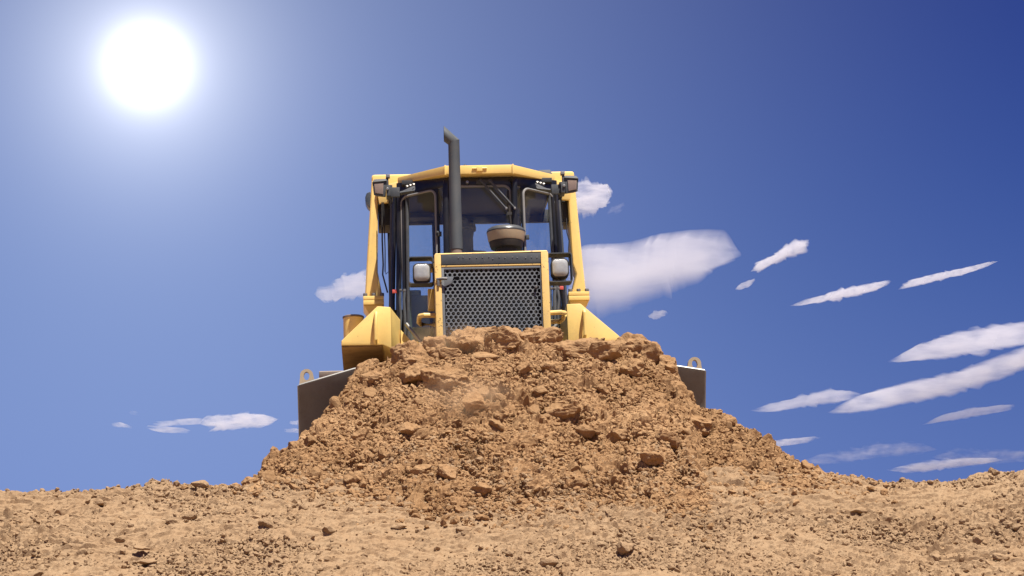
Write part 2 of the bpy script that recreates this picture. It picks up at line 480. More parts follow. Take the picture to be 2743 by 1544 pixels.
ground = link('ground', np_mesh('ground', np.concatenate([gverts, cverts]), np.concatenate([gfaces, cf[keep] + len(gverts)]), MAT['ground'], False))
tag(ground, 'dry sandy brown bank and flat earth all around the bulldozer', None, None, 'structure')

# mound
mx = np.arange(-2.75, 3.2, .0115); my = np.arange(13.9, 18.32, .0115)
MX, MY = np.meshgrid(mx, my)
mb = mound_base(MX, MY); mn = normals_of(mound_base, MX, MY)
depth = mb - ground_base(MX, MY)
mr = mound_rough(MX, MY) * np.clip((depth + .06) / .14, .35, 1)
MV = np.stack([MX, MY, mb], -1) + mn * mr[..., None]
MZ = MV[..., 2]
mf = grid_faces(len(my), len(mx)); ok = (depth.reshape(-1)[mf] > -.10).any(1)
used = np.unique(mf[ok]); remap = np.zeros(MX.size, np.int64); remap[used] = np.arange(len(used))
mound = link('dirt_mound', np_mesh('dirt_mound', MV.reshape(-1, 3)[used], remap[mf[ok]], MAT['mound'], False))
tag(mound, 'big heap of fresh crumbly brown earth pushed up in front of the bulldozer blade', 'dirt mound')


def sample(A, x, y):        # surface height (displaced) at x, y
    xs, ys, Z = A
    i = np.clip(np.searchsorted(xs, x) - 1, 0, len(xs) - 2); j = np.clip(np.searchsorted(ys, y) - 1, 0, len(ys) - 2)
    fx = np.clip((x - xs[i]) / (xs[i + 1] - xs[i]), 0, 1); fy = np.clip((y - ys[j]) / (ys[j + 1] - ys[j]), 0, 1)
    return (Z[j, i] * (1 - fx) + Z[j, i + 1] * fx) * (1 - fy) + (Z[j + 1, i] * (1 - fx) + Z[j + 1, i + 1] * fx) * fy


MZs = np.where(depth < -.08, -10.0, MZ); MZs[0] = MZs[-1] = -10; MZs[:, 0] = MZs[:, -1] = -10
MA, GA = (mx, my, MZs), (gx, gy, GZ)
top_z = lambda x, y: np.maximum(sample(MA, x, y), sample(GA, x, y))

# ------------------------------------------------------------------ clods
rng = np.random.default_rng(5)


def ico(sub):
    b = bmesh.new(); bmesh.ops.create_icosphere(b, subdivisions=sub, radius=1.0)
    v = np.array([q.co[:] for q in b.verts]); f = np.array([[q.index for q in p.verts] for p in b.faces]); b.free()
    return v, f


ICO = {k: ico(k) for k in (1, 2, 3, 4, 5)}


def noise3(v, f, seed):
    return (vnoise(v[:, 0] * f + 5, v[:, 1] * f + 3, seed) + vnoise(v[:, 1] * f + 1, v[:, 2] * f + 8, seed + 1) + vnoise(v[:, 2] * f + 4, v[:, 0] * f + 2, seed + 2)) / 1.7


def clod_verts(sub, seed, cuts=8, rough=.06, aspect=(1, 1, 1)):
    r = np.random.default_rng(seed); v = ICO[sub][0].copy()
    v *= (1 + .22 * noise3(v, 1.1, seed))[:, None]
    for _ in range(cuts):
        n = r.normal(size=3); n /= np.linalg.norm(n); o = r.uniform(.52, .86); d = v @ n - o
        v -= np.maximum(d, 0)[:, None] * n * .94
    if sub > 2:
        l = v / np.linalg.norm(v, axis=1, keepdims=True)
        v += l * (rough * noise3(v, 3.2, seed + 50) + rough * .7 * noise3(v, 7.5, seed + 60) + rough * .4 * noise3(v, 17, seed + 70))[:, None]
        v -= l * (rough * 1.3 * np.maximum(0, noise3(v, 4.3, seed + 90) - .3))[:, None]
    return v * np.array(aspect)


def rot_mats(n, flat=.6):
    a, b, c = rng.uniform(0, 6.283, n), rng.normal(0, flat, n), rng.normal(0, flat, n)
    ca, sa_, cb, sb, cc, sc = np.cos(a), np.sin(a), np.cos(b), np.sin(b), np.cos(c), np.sin(c)
    Z = np.zeros((n, 3, 3)); Z[:, 0, 0] = ca; Z[:, 0, 1] = -sa_; Z[:, 1, 0] = sa_; Z[:, 1, 1] = ca; Z[:, 2, 2] = 1
    X = np.zeros((n, 3, 3)); X[:, 0, 0] = 1; X[:, 1, 1] = cb; X[:, 1, 2] = -sb; X[:, 2, 1] = sb; X[:, 2, 2] = cb
    Y = np.zeros((n, 3, 3)); Y[:, 1, 1] = 1; Y[:, 0, 0] = cc; Y[:, 0, 2] = sc; Y[:, 2, 0] = -sc; Y[:, 2, 2] = cc
    return X @ Y @ Z


def scatter(name, pos, size, mat, protos, label):
    vs, fs, off = [], [], 0
    idx = rng.integers(0, len(protos), len(pos)); M = rot_mats(len(pos))
    for k, (pv, pf) in enumerate(protos):
        sel = np.where(idx == k)[0]
        if not len(sel): continue
        asp = rng.uniform(.65, 1.25, (len(sel), 1, 3)) * np.array([1.1, 1.1, .75])
        V = np.einsum('nij,nvj->nvi', M[sel], (pv[None] * asp)) * size[sel][:, None, None] + pos[sel][:, None]
        vs.append(V.reshape(-1, 3)); fs.append((pf[None] + (np.arange(len(sel)) * len(pv))[:, None, None]).reshape(-1, 3) + off)
        off += len(sel) * len(pv)
    o = link(name, np_mesh(name, np.concatenate(vs), np.concatenate(fs), mat, False))
    return tag(o, label, None, None, 'stuff')


CR1 = [(clod_verts(1, 400 + k, 4) * 1.1, ICO[1][1]) for k in range(14)]
CR2 = [(clod_verts(2, 450 + k, 7) * 1.1, ICO[2][1]) for k in range(14)]


def on_mound(n, lift=0.0):
    x = rng.uniform(-2.3, 2.75, n * 4); y = rng.uniform(14.5, 17.75, n * 4)
    d = mound_base(x, y) - ground_base(x, y); k = np.where((d > .01) & (y < np.interp(x, RIDGE[:, 0], RIDGE[:, 1]) + .1))[0][:n]
    return x[k], y[k]


x, y = on_mound(105000)
bare = vnoise(x * 1.9 + 3, y * 2.4, 77) + .4 * vnoise(x * 5, y * 5, 78); k = rng.random(len(x)) < np.clip(.75 - 1.5 * bare, .12, 1); x, y = x[k], y[k]
s = .0055 * (1 - rng.random(len(x))) ** -.42; s = np.minimum(s, .024)
scatter('mound_crumbs', np.stack([x, y, top_z(x, y) + s * .42], -1), s, MAT['mound'], CR1, 'loose brown crumbs of soil covering the heap')
x = rng.uniform(-4.2, 4.2, 46000); y = rng.uniform(13.3, 15.75, 46000); k = rng.random(46000) < np.clip(.6 + 1.7 * vnoise(x * .7 + 9, y * 1.43, 241), .06, 1); x, y = x[k], y[k]; s = np.minimum(.0055 * (1 - rng.random(len(x))) ** -.44, .022)
scatter('ground_crumbs', np.stack([x, y, top_z(x, y) + s * .35], -1), s, MAT['ground'], CR1, 'small dry crumbs of soil strewn on the bank')

x = rng.uniform(-2.6, 3.0, 60000); y = rng.uniform(14.0, 16.2, 60000); d = mound_base(x, y) - ground_base(x, y)
k = np.where((d < .02) & (rng.random(len(x)) < np.exp(d / .09)))[0][:5000]; x, y = x[k], y[k]; s = np.minimum(.006 * (1 - rng.random(len(x))) ** -.45, .028)
scatter('spilled_crumbs', np.stack([x, y, top_z(x, y) + s * .4], -1), s, MAT['mound'], CR1, 'brown crumbs of soil spilled round the foot of the heap')

# countable clods: medium ones share a few meshes
proto_m = [np_mesh('clod', clod_verts(3, 600 + k, 9, .07), ICO[3][1], MAT['mound'], False) for k in range(10)]
proto_g = [np_mesh('clod', clod_verts(3, 700 + k, 9, .07), ICO[3][1], MAT['ground'], False) for k in range(8)]


def lay(n, where, protos, smin, smax, label, group):
    x, y = where(n); s = np.minimum(smin * (1 - rng.random(n)) ** -.5, smax); z = top_z(x, y)
    for i in range(n):
        o = link('clod', protos[int(rng.integers(len(protos)))])
        o.location = (x[i], y[i], z[i] + s[i] * .18); o.scale = s[i] * rng.uniform(.75, 1.25, 3) * np.array([1.1, 1.1, .8])
        o.rotation_euler = (rng.normal(0, .5), rng.normal(0, .5), rng.uniform(0, 6.28))
        if where is on_mound:
            zone = ('upper ' if z[i] > 2.75 else 'lower ') + ('left' if x[i] < -.55 else 'right' if x[i] > .75 else 'middle')
            tag(o, label + ' in the ' + zone, 'clod', group + ', ' + zone)
        else:
            zone = 'left of the heap' if x[i] < -1.6 else 'right of the heap' if x[i] > 1.6 else 'below the heap'
            tag(o, label + ', ' + zone, 'clod', group + ', ' + zone)


lay(130, on_mound, proto_m, .024, .062, 'fist sized brown clod, one of many lodged in the heap face', 'clods lodged in the heap')
lay(80, lambda n: (rng.uniform(-4.0, 4.0, n), 13.6 + 1.9 * rng.random(n)), proto_g, .018, .042, 'small pale dry clod among the many strewn over the bank', 'clods strewn over the bank')
# one by one: the clods that stand out.  x, y, width, height, style (0 rough lump, 1 angular block, 2 flat slab), soil, lift, label
BIG = [
    (-.206, 17.50, .20, .19, 1, 'm', .30, 'pointed clod crowning the heap in front of the middle of the grille'),
    (-.821, 17.36, .26, .23, 0, 'm', .25, 'rounded boulder like clod ending the crest row at the left, under the gas strut'),
    (-.600, 17.42, .24, .22, 0, 'm', .15, 'pale dusty lump second from the left in the crest row'),
    (-.380, 17.40, .27, .22, 0, 'm', .15, 'dusty lump in the crest row below the left lower corner of the grille'),
    (-.060, 17.34, .36, .20, 1, 'm', .20, 'broad clod with dark underside in the crest row, right below the peak clod'),
    (.215, 17.42, .32, .23, 0, 'm', .22, 'big crusty lump ending the crest row below the right corner of the grille'),
    (.045, 17.52, .16, .13, 0, 'm', .20, 'small lump on the crest between the peak clod and the right grille corner'),
    (.540, 17.36, .42, .19, 1, 'm', .25, 'largest clod of the heap, with deep shadow under it, below the right fender'),
    (.735, 17.02, .28, .20, 1, 'm', .35, 'square block with a smooth flat right face under the largest clod'),
    (.975, 17.40, .24, .24, 1, 'm', .20, 'craggy clod standing highest on the right shoulder of the heap'),
    (1.110, 17.34, .20, .22, 1, 'm', .20, 'steep lump just right of the craggy clod on the right shoulder'),
    (1.235, 17.14, .17, .18, 0, 'm', .25, 'lump leaning over the top edge of the blade at the right'),
    (-.278, 16.12, .17, .18, 1, 'm', .30, 'reddish clod tumbling in the dusty hollow at the middle of the heap'),
    (-.763, 16.79, .26, .17, 1, 'm', .25, 'angular clod with a dark right side high on the left of the heap'),
    (-1.085, 17.24, .22, .12, 0, 'm', .20, 'low lump on the left shoulder under the fender'),
    (.385, 16.06, .24, .15, 1, 'm', .30, 'dark stepped clod right of the dusty hollow'),
    (.546, 15.92, .22, .12, 2, 'm', .25, 'pale flat stone like clod below right of the dark stepped clod'),
    (-.752, 15.91, .22, .15, 2, 'm', .30, 'smooth pale slab lying on the left half of the heap'),
    (-1.12, 16.07, .16, .13, 1, 'm', .20, 'dark clod near the left edge of the heap, beside the blade'),
    (1.422, 16.35, .22, .15, 0, 'm', .30, 'crumbling round clod on the right flank below the blade corner'),
    (-.478, 16.52, .42, .24, 0, 'm', .05, 'wide overhanging crust above the dusty hollow'),
    (-.459, 15.13, .17, .11, 1, 'm', .35, 'clod with a black hollow beneath it low on the left half of the heap'),
    (.927, 16.74, .20, .13, 0, 'm', .20, 'rough clod under the craggy right shoulder, right of the square block'),
    (.317, 16.79, .18, .11, 1, 'm', .20, 'wedge shaped clod below the big crusty lump of the crest'),
    (-.496, 17.10, .20, .12, 1, 'm', .10, 'flat lump under the pale dusty lump of the crest row'),
    (-.211, 16.96, .30, .11, 2, 'm', .15, 'long thin crust plate just below the crest row'),
    (.083, 16.69, .16, .10, 1, 'm', .20, 'small block halfway between the crest row and the dusty hollow'),
    (1.129, 15.64, .17, .11, 1, 'm', .30, 'dark edged clod on the lower right face of the heap'),
    (.784, 15.75, .15, .10, 0, 'm', .25, 'knobbly clod in the lower right face, left of the dark edged one'),
    (.98, 15.24, .16, .10, 1, 'm', .30, 'block near the foot of the heap at the right'),
    (-.633, 15.24, .16, .10, 1, 'm', .30, 'leaning clod near the foot of the heap at the left'),
    (-.21, 15.02, .13, .09, 0, 'm', .30, 'small round clod near the foot of the heap in the middle'),
    (-1.116, 15.40, .15, .10, 1, 'm', .30, 'clod on the left foot of the heap above the bank'),
    (1.39, 17.05, .13, .14, 0, 'm', .15, 'lump against the dark blade face at the right'),
    (1.658, 16.56, .12, .10, 0, 'm', .20, 'lump on the skyline of the right flank just below the blade'),
    (2.132, 15.72, .10, .12, 1, 'm', .40, 'upright clod at the right foot of the heap where it meets the bank'),
    (-1.766, 16.10, .075, .12, 1, 'm', .30, 'jagged spike of earth on the left flank skyline'),
    (-1.641, 16.30, .11, .11, 1, 'm', .30, 'smaller jagged lump right of the spike on the left flank skyline'),
    (-1.919, 15.82, .10, .08, 1, 'm', .35, 'mushroom shaped clod at the left foot of the heap'),
    (-2.221, 15.46, .14, .065, 2, 'g', .60, 'flat dark rock silhouetted on the left skyline of the bank'),
    (.232, 14.77, .19, .07, 2, 'g', .15, 'smooth crust plate below the foot of the heap, upper of two'),
    (.352, 14.63, .17, .06, 2, 'g', .15, 'smooth crust plate below the foot of the heap, lower of two'),
    (.72, 13.91, .11, .10, 1, 'g', .45, 'upright reddish stone alone on the bank at the bottom right of centre'),
    (.229, 13.67, .13, .09, 2, 'g', .30, 'tilted flake with a black shadow at the very bottom of the bank'),
    (-.299, 14.39, .14, .05, 2, 'g', .30, 'ledge like flake of crust on the bank below the left half of the heap'),
    (-.744, 14.44, .12, .05, 2, 'g', .30, 'thin flake of crust left of the ledge like one'),
    (-2.417, 14.21, .13, .035, 2, 'g', .35, 'thin curled flake on the left bank, upper of two'),
    (-2.329, 13.92, .15, .04, 2, 'g', .35, 'thin curled flake on the left bank, lower of two'),
    (-1.72, 14.74, .12, .03, 2, 'g', .30, 'long thin flake on the smooth part of the left bank'),
    (-2.882, 15.19, .09, .06, 1, 'g', .30, 'blocky clod just under the left skyline of the bank'),
    (-3.119, 15.03, .11, .06, 1, 'g', .30, 'clod beside the far left rut of the bank'),
    (3.307, 14.70, .07, .055, 1, 'g', .45, 'dark oval stone at the far right of the bank'),
    (3.014, 14.12, .07, .065, 1, 'g', .45, 'round dark stone low on the right bank'),
    (2.509, 14.54, .08, .06, 1, 'g', .40, 'angular stone in the middle of the right bank'),
    (2.341, 14.72, .13, .05, 2, 'g', .30, 'curved ridge of crust on the right bank'),
    (1.79, 14.10, .06, .09, 1, 'g', .40, 'narrow upright clod below the right foot of the heap'),
    (2.674, 13.78, .09, .06, 0, 'g', .35, 'pale clod near the bottom edge of the right bank'),
    (3.085, 13.83, .12, .05, 2, 'g', .30, 'broad flake with shadowed lip at the bottom right corner of the bank'),
    (2.255, 15.13, .06, .045, 0, 'g', .40, 'small white stone just right of the heap on the bank'),
]
for i, (x_, y_, w_, h_, st_, soil, lift, label) in enumerate(BIG):
    sub = 5 if w_ > .22 else 4
    if soil == 'm' and y_ < 17.2: w_, h_, lift = (w_ * 1.1, h_ * 1.1, lift) if st_ < 2 else (w_ * .85, h_ * .8, lift * .4)
    v = clod_verts(sub, 1000 + i * 7, (5, 12, 7)[st_], .02)
    v = v / (np.abs(v).max(0)) * np.array([w_ / 2, min(w_, .30) / 2 * (.9 if st_ < 2 else .8), h_ / 2])
    l_ = v / np.linalg.norm(v, axis=1, keepdims=True); q_ = min(1, h_ / .12) * (1.25, .8, .7)[st_]; sd0 = 3000 + i * 11
    v = v + l_ * (q_ * (.016 * noise3(v, 11, sd0) + .012 * noise3(v, 24, sd0 + 3) + .007 * noise3(v, 52, sd0 + 6) - .020 * np.maximum(0, noise3(v, 16, sd0 + 9) - .25)))[:, None]
    ph = np.random.default_rng(i).normal(0, 1, 3)
    m_ = np.array(Euler((R((-6, -4, 12)[st_] + 5 * ph[0]), R(7 * ph[1]), R(9 * ph[2]))).to_matrix())
    o = link('clod', np_mesh('clod', v @ m_.T, ICO[sub][1], MAT['mound' if soil == 'm' else 'ground'], False))
    crest = soil == 'm' and y_ > 17.2
    if crest: o.scale = (1.22, 1.3, 1.25)
    o.location = (x_, y_ - (.10 if crest else 0), float((mound_base if soil == 'm' else ground_base)(np.array([x_]), np.array([y_]))[0]) + h_ * lift - (.075 if crest else 0))
    tag(o, label, 'clod', 'clods that stand out on the heap' if soil == 'm' else 'stones and flakes that stand out on the bank')

# ------------------------------------------------------------------ bulldozer
dozer = bpy.data.objects.new('bulldozer', None); COL.objects.link(dozer)
dozer.location = (-.04, 18.0, 2.08); dozer.rotation_euler = (0, R(-2.0), R(3.4))
tag(dozer, 'yellow tracked bulldozer with black cab and perforated grille behind the heap', 'bulldozer')
D = dozer

# blade -----------------------------------------------------------
bl = MB(); prof = []
for k in range(11):
    u = k / 10; prof.append((-.10 + .62 * u * (1 - u) - .06 * u, u))
xs = [-1.69, -1.23, -.6, 0, .6, 1.23, 1.69]; tops = [1.178, 1.305, 1.36, 1.36, 1.36, 1.305, 1.222]
fr, bk = [], []
for x_, zt in zip(xs, tops):
    fr.append([bl.bm.verts.new((x_, y_, z_ * zt)) for y_, z_ in prof]); bk.append([bl.bm.verts.new((x_, y_ + .07, z_ * zt)) for y_, z_ in prof])
for i in range(len(xs) - 1):
    for k in range(10):
        bl.bm.faces.new((fr[i][k], fr[i + 1][k], fr[i + 1][k + 1], fr[i][k + 1])); bl.bm.faces.new((bk[i][k + 1], bk[i + 1][k + 1], bk[i + 1][k], bk[i][k]))
    bl.bm.faces.new((fr[i][10], fr[i + 1][10], bk[i + 1][10], bk[i][10])); bl.bm.faces.new((bk[i][0], bk[i + 1][0], fr[i + 1][0], fr[i][0]))
for i in (0, len(xs) - 1):
    for k in range(10):
        bl.bm.faces.new((fr[i][k], fr[i][k + 1], bk[i][k + 1], bk[i][k]))
blade = bl.build('blade', MAT['blade'], D, .012)
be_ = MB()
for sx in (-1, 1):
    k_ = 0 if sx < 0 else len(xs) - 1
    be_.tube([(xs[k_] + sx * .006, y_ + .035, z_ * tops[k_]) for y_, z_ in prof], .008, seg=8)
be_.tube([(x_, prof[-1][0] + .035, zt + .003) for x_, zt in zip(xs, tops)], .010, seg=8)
be_.build('blade_edge_highlight', MAT['bright'], blade, 0)  # added bead of bright steel: polished rim and its sunlit highlight
for sx in (-1, 1):
    e = MB(); out = []
    zo = 1.20 if sx < 0 else 1.225
    for p in ((1.545, zo - .06), (1.70, zo - .06)): out.append(p)
    cxe, cze, re_ = 1.63, zo + .085, .055
    for a in range(-10, 171, 15): out.append((cxe + re_ * math.cos(R(a)), cze + re_ * math.sin(R(a))))
    hole = [(cxe + .024 * math.cos(R(a)), cze - .004 + .036 * math.sin(R(a))) for a in range(0, 360, 24)]
    for y_ in (0, 1): pass
    V = {}
    for yi, y_ in enumerate((.0, .05)):
        V[yi] = ([e.bm.verts.new((sx * px, y_, pz)) for px, pz in out], [e.bm.verts.new((sx * px, y_, pz)) for px, pz in hole])
        ed = [e.bm.edges.new((L[i], L[(i + 1) % len(L)])) for L in V[yi] for i in range(len(L))]
        bmesh.ops.triangle_fill(e.bm, edges=ed, use_beauty=True)
    for q in (0, 1):
        A, B = V[0][q], V[1][q]
        for i in range(len(A)): e.bm.faces.new((A[i], A[(i + 1) % len(A)], B[(i + 1) % len(A)], B[i]))
    e.build('lifting_eye', MAT['tan'], blade, 0)
pa = MB()
for sx in (-1, 1):
    pa.hexa([(sx * .80, .15, .35), (sx * .95, .15, .35), (sx * .72, 2.2, .45), (sx * .57, 2.2, .45), (sx * .80, .15, .6), (sx * .95, .15, .6), (sx * .72, 2.2, .7), (sx * .57, 2.2, .7)])
pa.build('push_frame', MAT['yellow'], D, .02)

# tracks: belt of shoes round idlers and a raised sprocket ---------------------------------
circ = [(1.22, .74, .72), (4.75, .62, .56), (4.15, 1.42, .47)]
pts = []
for cy_, cz_, r_ in circ:
    for a in range(0, 360, 3): pts.append((cy_ + r_ * math.cos(R(a)), cz_ + r_ * math.sin(R(a))))
P_ = sorted(pts)


def hull(P):
    def half(Q):
        H = []
        for p in Q:
            while len(H) > 1 and (H[-1][0] - H[-2][0]) * (p[1] - H[-2][1]) - (H[-1][1] - H[-2][1]) * (p[0] - H[-2][0]) <= 0: H.pop()
            H.append(p)
        return H[:-1]
    return half(P) + half(P[::-1])


Hc = np.array(hull(P_)); seg_l = np.linalg.norm(np.roll(Hc, -1, 0) - Hc, axis=1); cum = np.concatenate([[0], np.cumsum(seg_l)])
n_sh = int(cum[-1] / .19)
sh = MB(); sh.box(-.3, .3, -.088, .088, -.02, .02); sh.box(-.3, .3, -.075, -.05, .02, .075)
shoe_me = None
HcC = np.concatenate([Hc, Hc[:1]])
for sx in (-1, 1):
    t_o = bpy.data.objects.new('track', None); COL.objects.link(t_o); t_o.parent = D; t_o.location = (sx * 1.25, 0, 0)
    for i in range(n_sh):
        q = cum[-1] * i / n_sh; k = min(np.searchsorted(cum, q, 'right') - 1, len(Hc) - 1); f = (q - cum[k]) / seg_l[k]
        p = HcC[k] * (1 - f) + HcC[k + 1] * f; d = (HcC[k + 1] - HcC[k]) / seg_l[k]
        if shoe_me is None:
            o = sh.build('track_shoe', MAT['muddy_steel'], t_o, .006); shoe_me = o.data
        else: o = link('track_shoe', shoe_me, t_o)
        o.location = (0, p[0], p[1]); o.rotation_euler = (math.atan2(d[1], d[0]) + math.pi, 0, 0)
    w = MB()
    for cy_, cz_, r_ in circ: w.tube([(-.12, cy_, cz_), (.12, cy_, cz_)], r_ - .06, seg=28)
    w.build('track_wheels', MAT['muddy_steel'], t_o, .02)
    rf = MB(); rf.box(-.16, .16, 1.3, 4.6, .3, .75); rf.build('roller_frame', MAT['muddy_shaded_yellow'], t_o, .03)

ch = MB(); ch.box(-.6, .6, .9, 5.0, .55, 1.35); ch.box(-.85, .85, 2.7, 5.1, 1.35, 2.1); ch.build('chassis', MAT['muddy_shaded_yellow'], D, .03)

# hood, grille -----------------------------------------------------------------
hb = MB(); hb.box(-.488, .506, 1.20, 2.66, 1.0, 2.535); hb.build('engine_cover', MAT['dusty_black'], D, .03)
hf = MB()
hf.box(-.505, -.446, 1.10, 1.30, 1.2, 2.562); hf.box(.454, .521, 1.10, 1.30, 1.2, 2.572)
hf.hexa([(-.505, 1.105, 2.565), (.521, 1.105, 2.575), (.521, 1.30, 2.575), (-.505, 1.30, 2.565), (-.492, 1.12, 2.580), (.508, 1.12, 2.590), (.508, 1.30, 2.590), (-.492, 1.30, 2.580)])
hf.box(-.444, .452, 1.112, 1.15, 2.450, 2.468)
hood_frame = hf.build('hood_frame', MAT['worn_yellow'], D, .008)
np_ = MB(); np_.box(-.444, .452, 1.109, 1.18, 2.470, 2.566); np_.build('nose_plate', MAT['dusty_black'], D, .004)
rv = MB()
for i in range(14):
    rv.disc((-.3 + .055 * i + rng.uniform(-.015, .015), 1.108, 2.525 + rng.uniform(-.008, .012)), (0, 1, 0), .0045, .008, 8)
rv.build('rivets', MAT['bright'], D, 0)['kind'] = 'stuff'

g = MB(); a_, b_ = .0436, .0323; h1, h2 = .0195, .0128; rr = .0157
cols, rows = 20, 22
for j in range(rows):
    for i in range(cols + (1 if j % 2 else 0)):
        if j == 2 and i < 3 or j == 3 and i < 2: continue
        X0 = -.413 + i * a_ + (a_ / 2 if j % 2 == 0 else 0) ; Z0 = 2.411 - j * b_
        if j % 2 == 0 and i > 18: continue
        hx = [(0, h1), (a_ / 2, h2), (a_ / 2, -h2), (0, -h1), (-a_ / 2, -h2), (-a_ / 2, h2)]
        o12 = []
        for k in range(6):
            p, q = hx[k], hx[(k + 1) % 6]; o12 += [p, ((p[0] + q[0]) / 2, (p[1] + q[1]) / 2)]
        vo = [g.bm.verts.new((X0 + p[0], 1.125, Z0 + p[1])) for p in o12]
        an = [math.atan2(p[1], p[0]) for p in o12]
        vi = [g.bm.verts.new((X0 + rr * math.cos(t), 1.125, Z0 + rr * math.sin(t))) for t in an]
        vb = [g.bm.verts.new((X0 + rr * math.cos(t), 1.133, Z0 + rr * math.sin(t))) for t in an]
        for k in range(12):
            k2 = (k + 1) % 12
            g.bm.faces.new((vo[k], vo[k2], vi[k2], vi[k])); g.bm.faces.new((vi[k], vi[k2], vb[k2], vb[k]))
bmesh.ops.remove_doubles(g.bm, verts=g.bm.verts, dist=.0004)
grille = g.build('grille', MAT['grille'], D, 0, label='grey steel grille punched with rows of round holes')
gb = MB()
gb.box(-.446, -.421, 1.116, 1.1235, 1.6, 2.445); gb.box(.443, .454, 1.116, 1.1235, 1.6, 2.445); gb.box(-.421, .443, 1.116, 1.1235, 2.427, 2.445)
gb.prism([(-.421, 2.36), (-.335, 2.36), (-.355, 2.30), (-.421, 2.27)], 1.116, 1.1235)
gb.build('grille_border', MAT['grille'], D, .002)
rd = MB(); rd.box(-.44, .45, 1.195, 1.199, 1.3, 2.44); rd.build('radiator_core', MAT['rubber'], D, 0)
lt = MB(); lt.tube([(-.492, 1.095, 2.335), (-.44, 1.085, 2.337), (-.395, 1.08, 2.334)], [.012, .014, .011]); lt.box(-.485, -.465, 1.082, 1.12, 2.27, 2.345)
lt.build('grille_latch', MAT['steel'], D, .002)
gk = MB(); gk.disc((.40, 1.112, 2.25), (0, 1, 0), .013, .03, 12); gk.disc((-.389, 1.112, 1.905), (0, 1, 0), .014, .03, 12); gk.build('grille_bolt', MAT['steel'], D, .002)

# headlights in their guards ---------------------------------------------------
for sx, x0, x1, z0, z1, lx0, lx1, lz0, lz1 in ((-1, -.738, -.508, 2.332, 2.584, -.690, -.545, 2.352, 2.512), (1, .524, .750, 2.322, 2.594, .563, .708, 2.368, 2.532)):
    gu = MB(); rim = rrect(x0, x1, z0, z1, .025, 0, 4); inn = rrect(x0 + .009, x1 - .009, z0 + .009, z1 - .009, .018, 0, 4)
    for y_ in (1.18, 1.36): pass
    A = [[gu.bm.verts.new((p[0], y_, p[2])) for p in L] for L in (rim, inn) for y_ in (1.24, 1.40)]
    n_ = len(rim)
    for i in range(n_):
        k = (i + 1) % n_
        gu.bm.faces.new((A[0][i], A[0][k], A[2][k], A[2][i])); gu.bm.faces.new((A[1][i], A[1][k], A[3][k], A[3][i]))
        gu.bm.faces.new((A[0][i], A[0][k], A[1][k], A[1][i])); gu.bm.faces.new((A[2][i], A[2][k], A[3][k], A[3][i]))
    gu.build('headlight_guard', MAT['dusty_black'], D, 0)
    hl = MB(); ring = rrect(lx0 - .008, lx1 + .008, lz0 - .008, lz1 + .008, .045, 0, 6)
    hl.prism([(p[0], p[2]) for p in ring], 1.235, 1.33); hl.tube([((lx0 + lx1) / 2, 1.28, z0 + .004), ((lx0 + lx1) / 2, 1.28, lz0)], .012)
    head = hl.build('headlight', MAT['rubber'], D, .006)
    le = MB(); cxl, czl = (lx0 + lx1) / 2, (lz0 + lz1) / 2; rings = []
    for f, yy in ((1, 1.233), (.97, 1.227), (.8, 1.219), (.5, 1.214)):
        rings.append([le.bm.verts.new((cxl + (p[0] - cxl) * f * .88, yy, czl + (p[2] - czl) * f * .88)) for p in ring])
    for A, B in zip(rings, rings[1:]):
        for i in range(len(A)): le.bm.faces.new((A[i], A[(i + 1) % len(A)], B[(i + 1) % len(A)], B[i]))
    le.bm.faces.new(rings[-1]); le.build('lens', MAT['lens'], head, 0)
    st = MB(); hx = -.50 if sx < 0 else .515
    st.tube([(hx, 1.22, 2.03), (hx + sx * .11, 1.20, 2.03), (hx + sx * .145, 1.23, 2.03), (hx + sx * .15, 1.32, 2.03), (hx + sx * .15, 1.50, 2.03), (hx + sx * .13, 1.6, 2.03), (hx, 1.62, 2.03)], .022)
    st.build('step_loop', MAT['yellow'], D, 0)
lb = MB(); lb.box(-.56, -.49, 1.36, 1.55, 2.50, 2.545); lb.box(-.56, -.50, 1.5, 1.6, 2.15, 2.34); lb.build('guard_bracket', MAT['yellow'], D, .006)

# exhaust ----------------------------------------------------------------------
ex = MB(); seg = 24; rings = []
for z_, cx_, r_ in ((2.80, -.270, .056), (2.86, -.270, .058), (3.3, -.268, .0555)):
    rings.append([ex.bm.verts.new((cx_ + r_ * math.cos(2 * math.pi * k / seg), 1.9 + r_ * math.sin(2 * math.pi * k / seg), z_)) for k in range(seg)])
rings.append([ex.bm.verts.new((-.2655 + .0535 * math.cos(2 * math.pi * k / seg), 1.9 + .0535 * math.sin(2 * math.pi * k / seg), 3.843 + .021 * math.cos(2 * math.pi * k / seg))) for k in range(seg)])
rings.append([ex.bm.verts.new((-.2655 + .0545 * math.cos(2 * math.pi * k / seg), 1.9 + .0545 * math.sin(2 * math.pi * k / seg), 3.848 + .021 * math.cos(2 * math.pi * k / seg))) for k in range(seg)])
rings.append([ex.bm.verts.new((-.357 + .001 * math.cos(2 * math.pi * k / seg), 1.9 + .0545 * math.sin(2 * math.pi * k / seg), 3.934 + .076 * math.cos(2 * math.pi * k / seg))) for k in range(seg)])
for A, B in zip(rings, rings[1:]):
    for k in range(seg): ex.bm.faces.new((A[k], A[(k + 1) % seg], B[(k + 1) % seg], B[k]))
exo = ex.build('exhaust_stack', MAT['exhaust'], D, 0, label='tall dark grey exhaust stack with slanted open tip')
ec = MB(); ec.tube([(-.271, 1.9, 2.53), (-.271, 1.9, 2.80)], .052, seg=24); ec.build('exhaust_collar', MAT['rust'], D, .004)

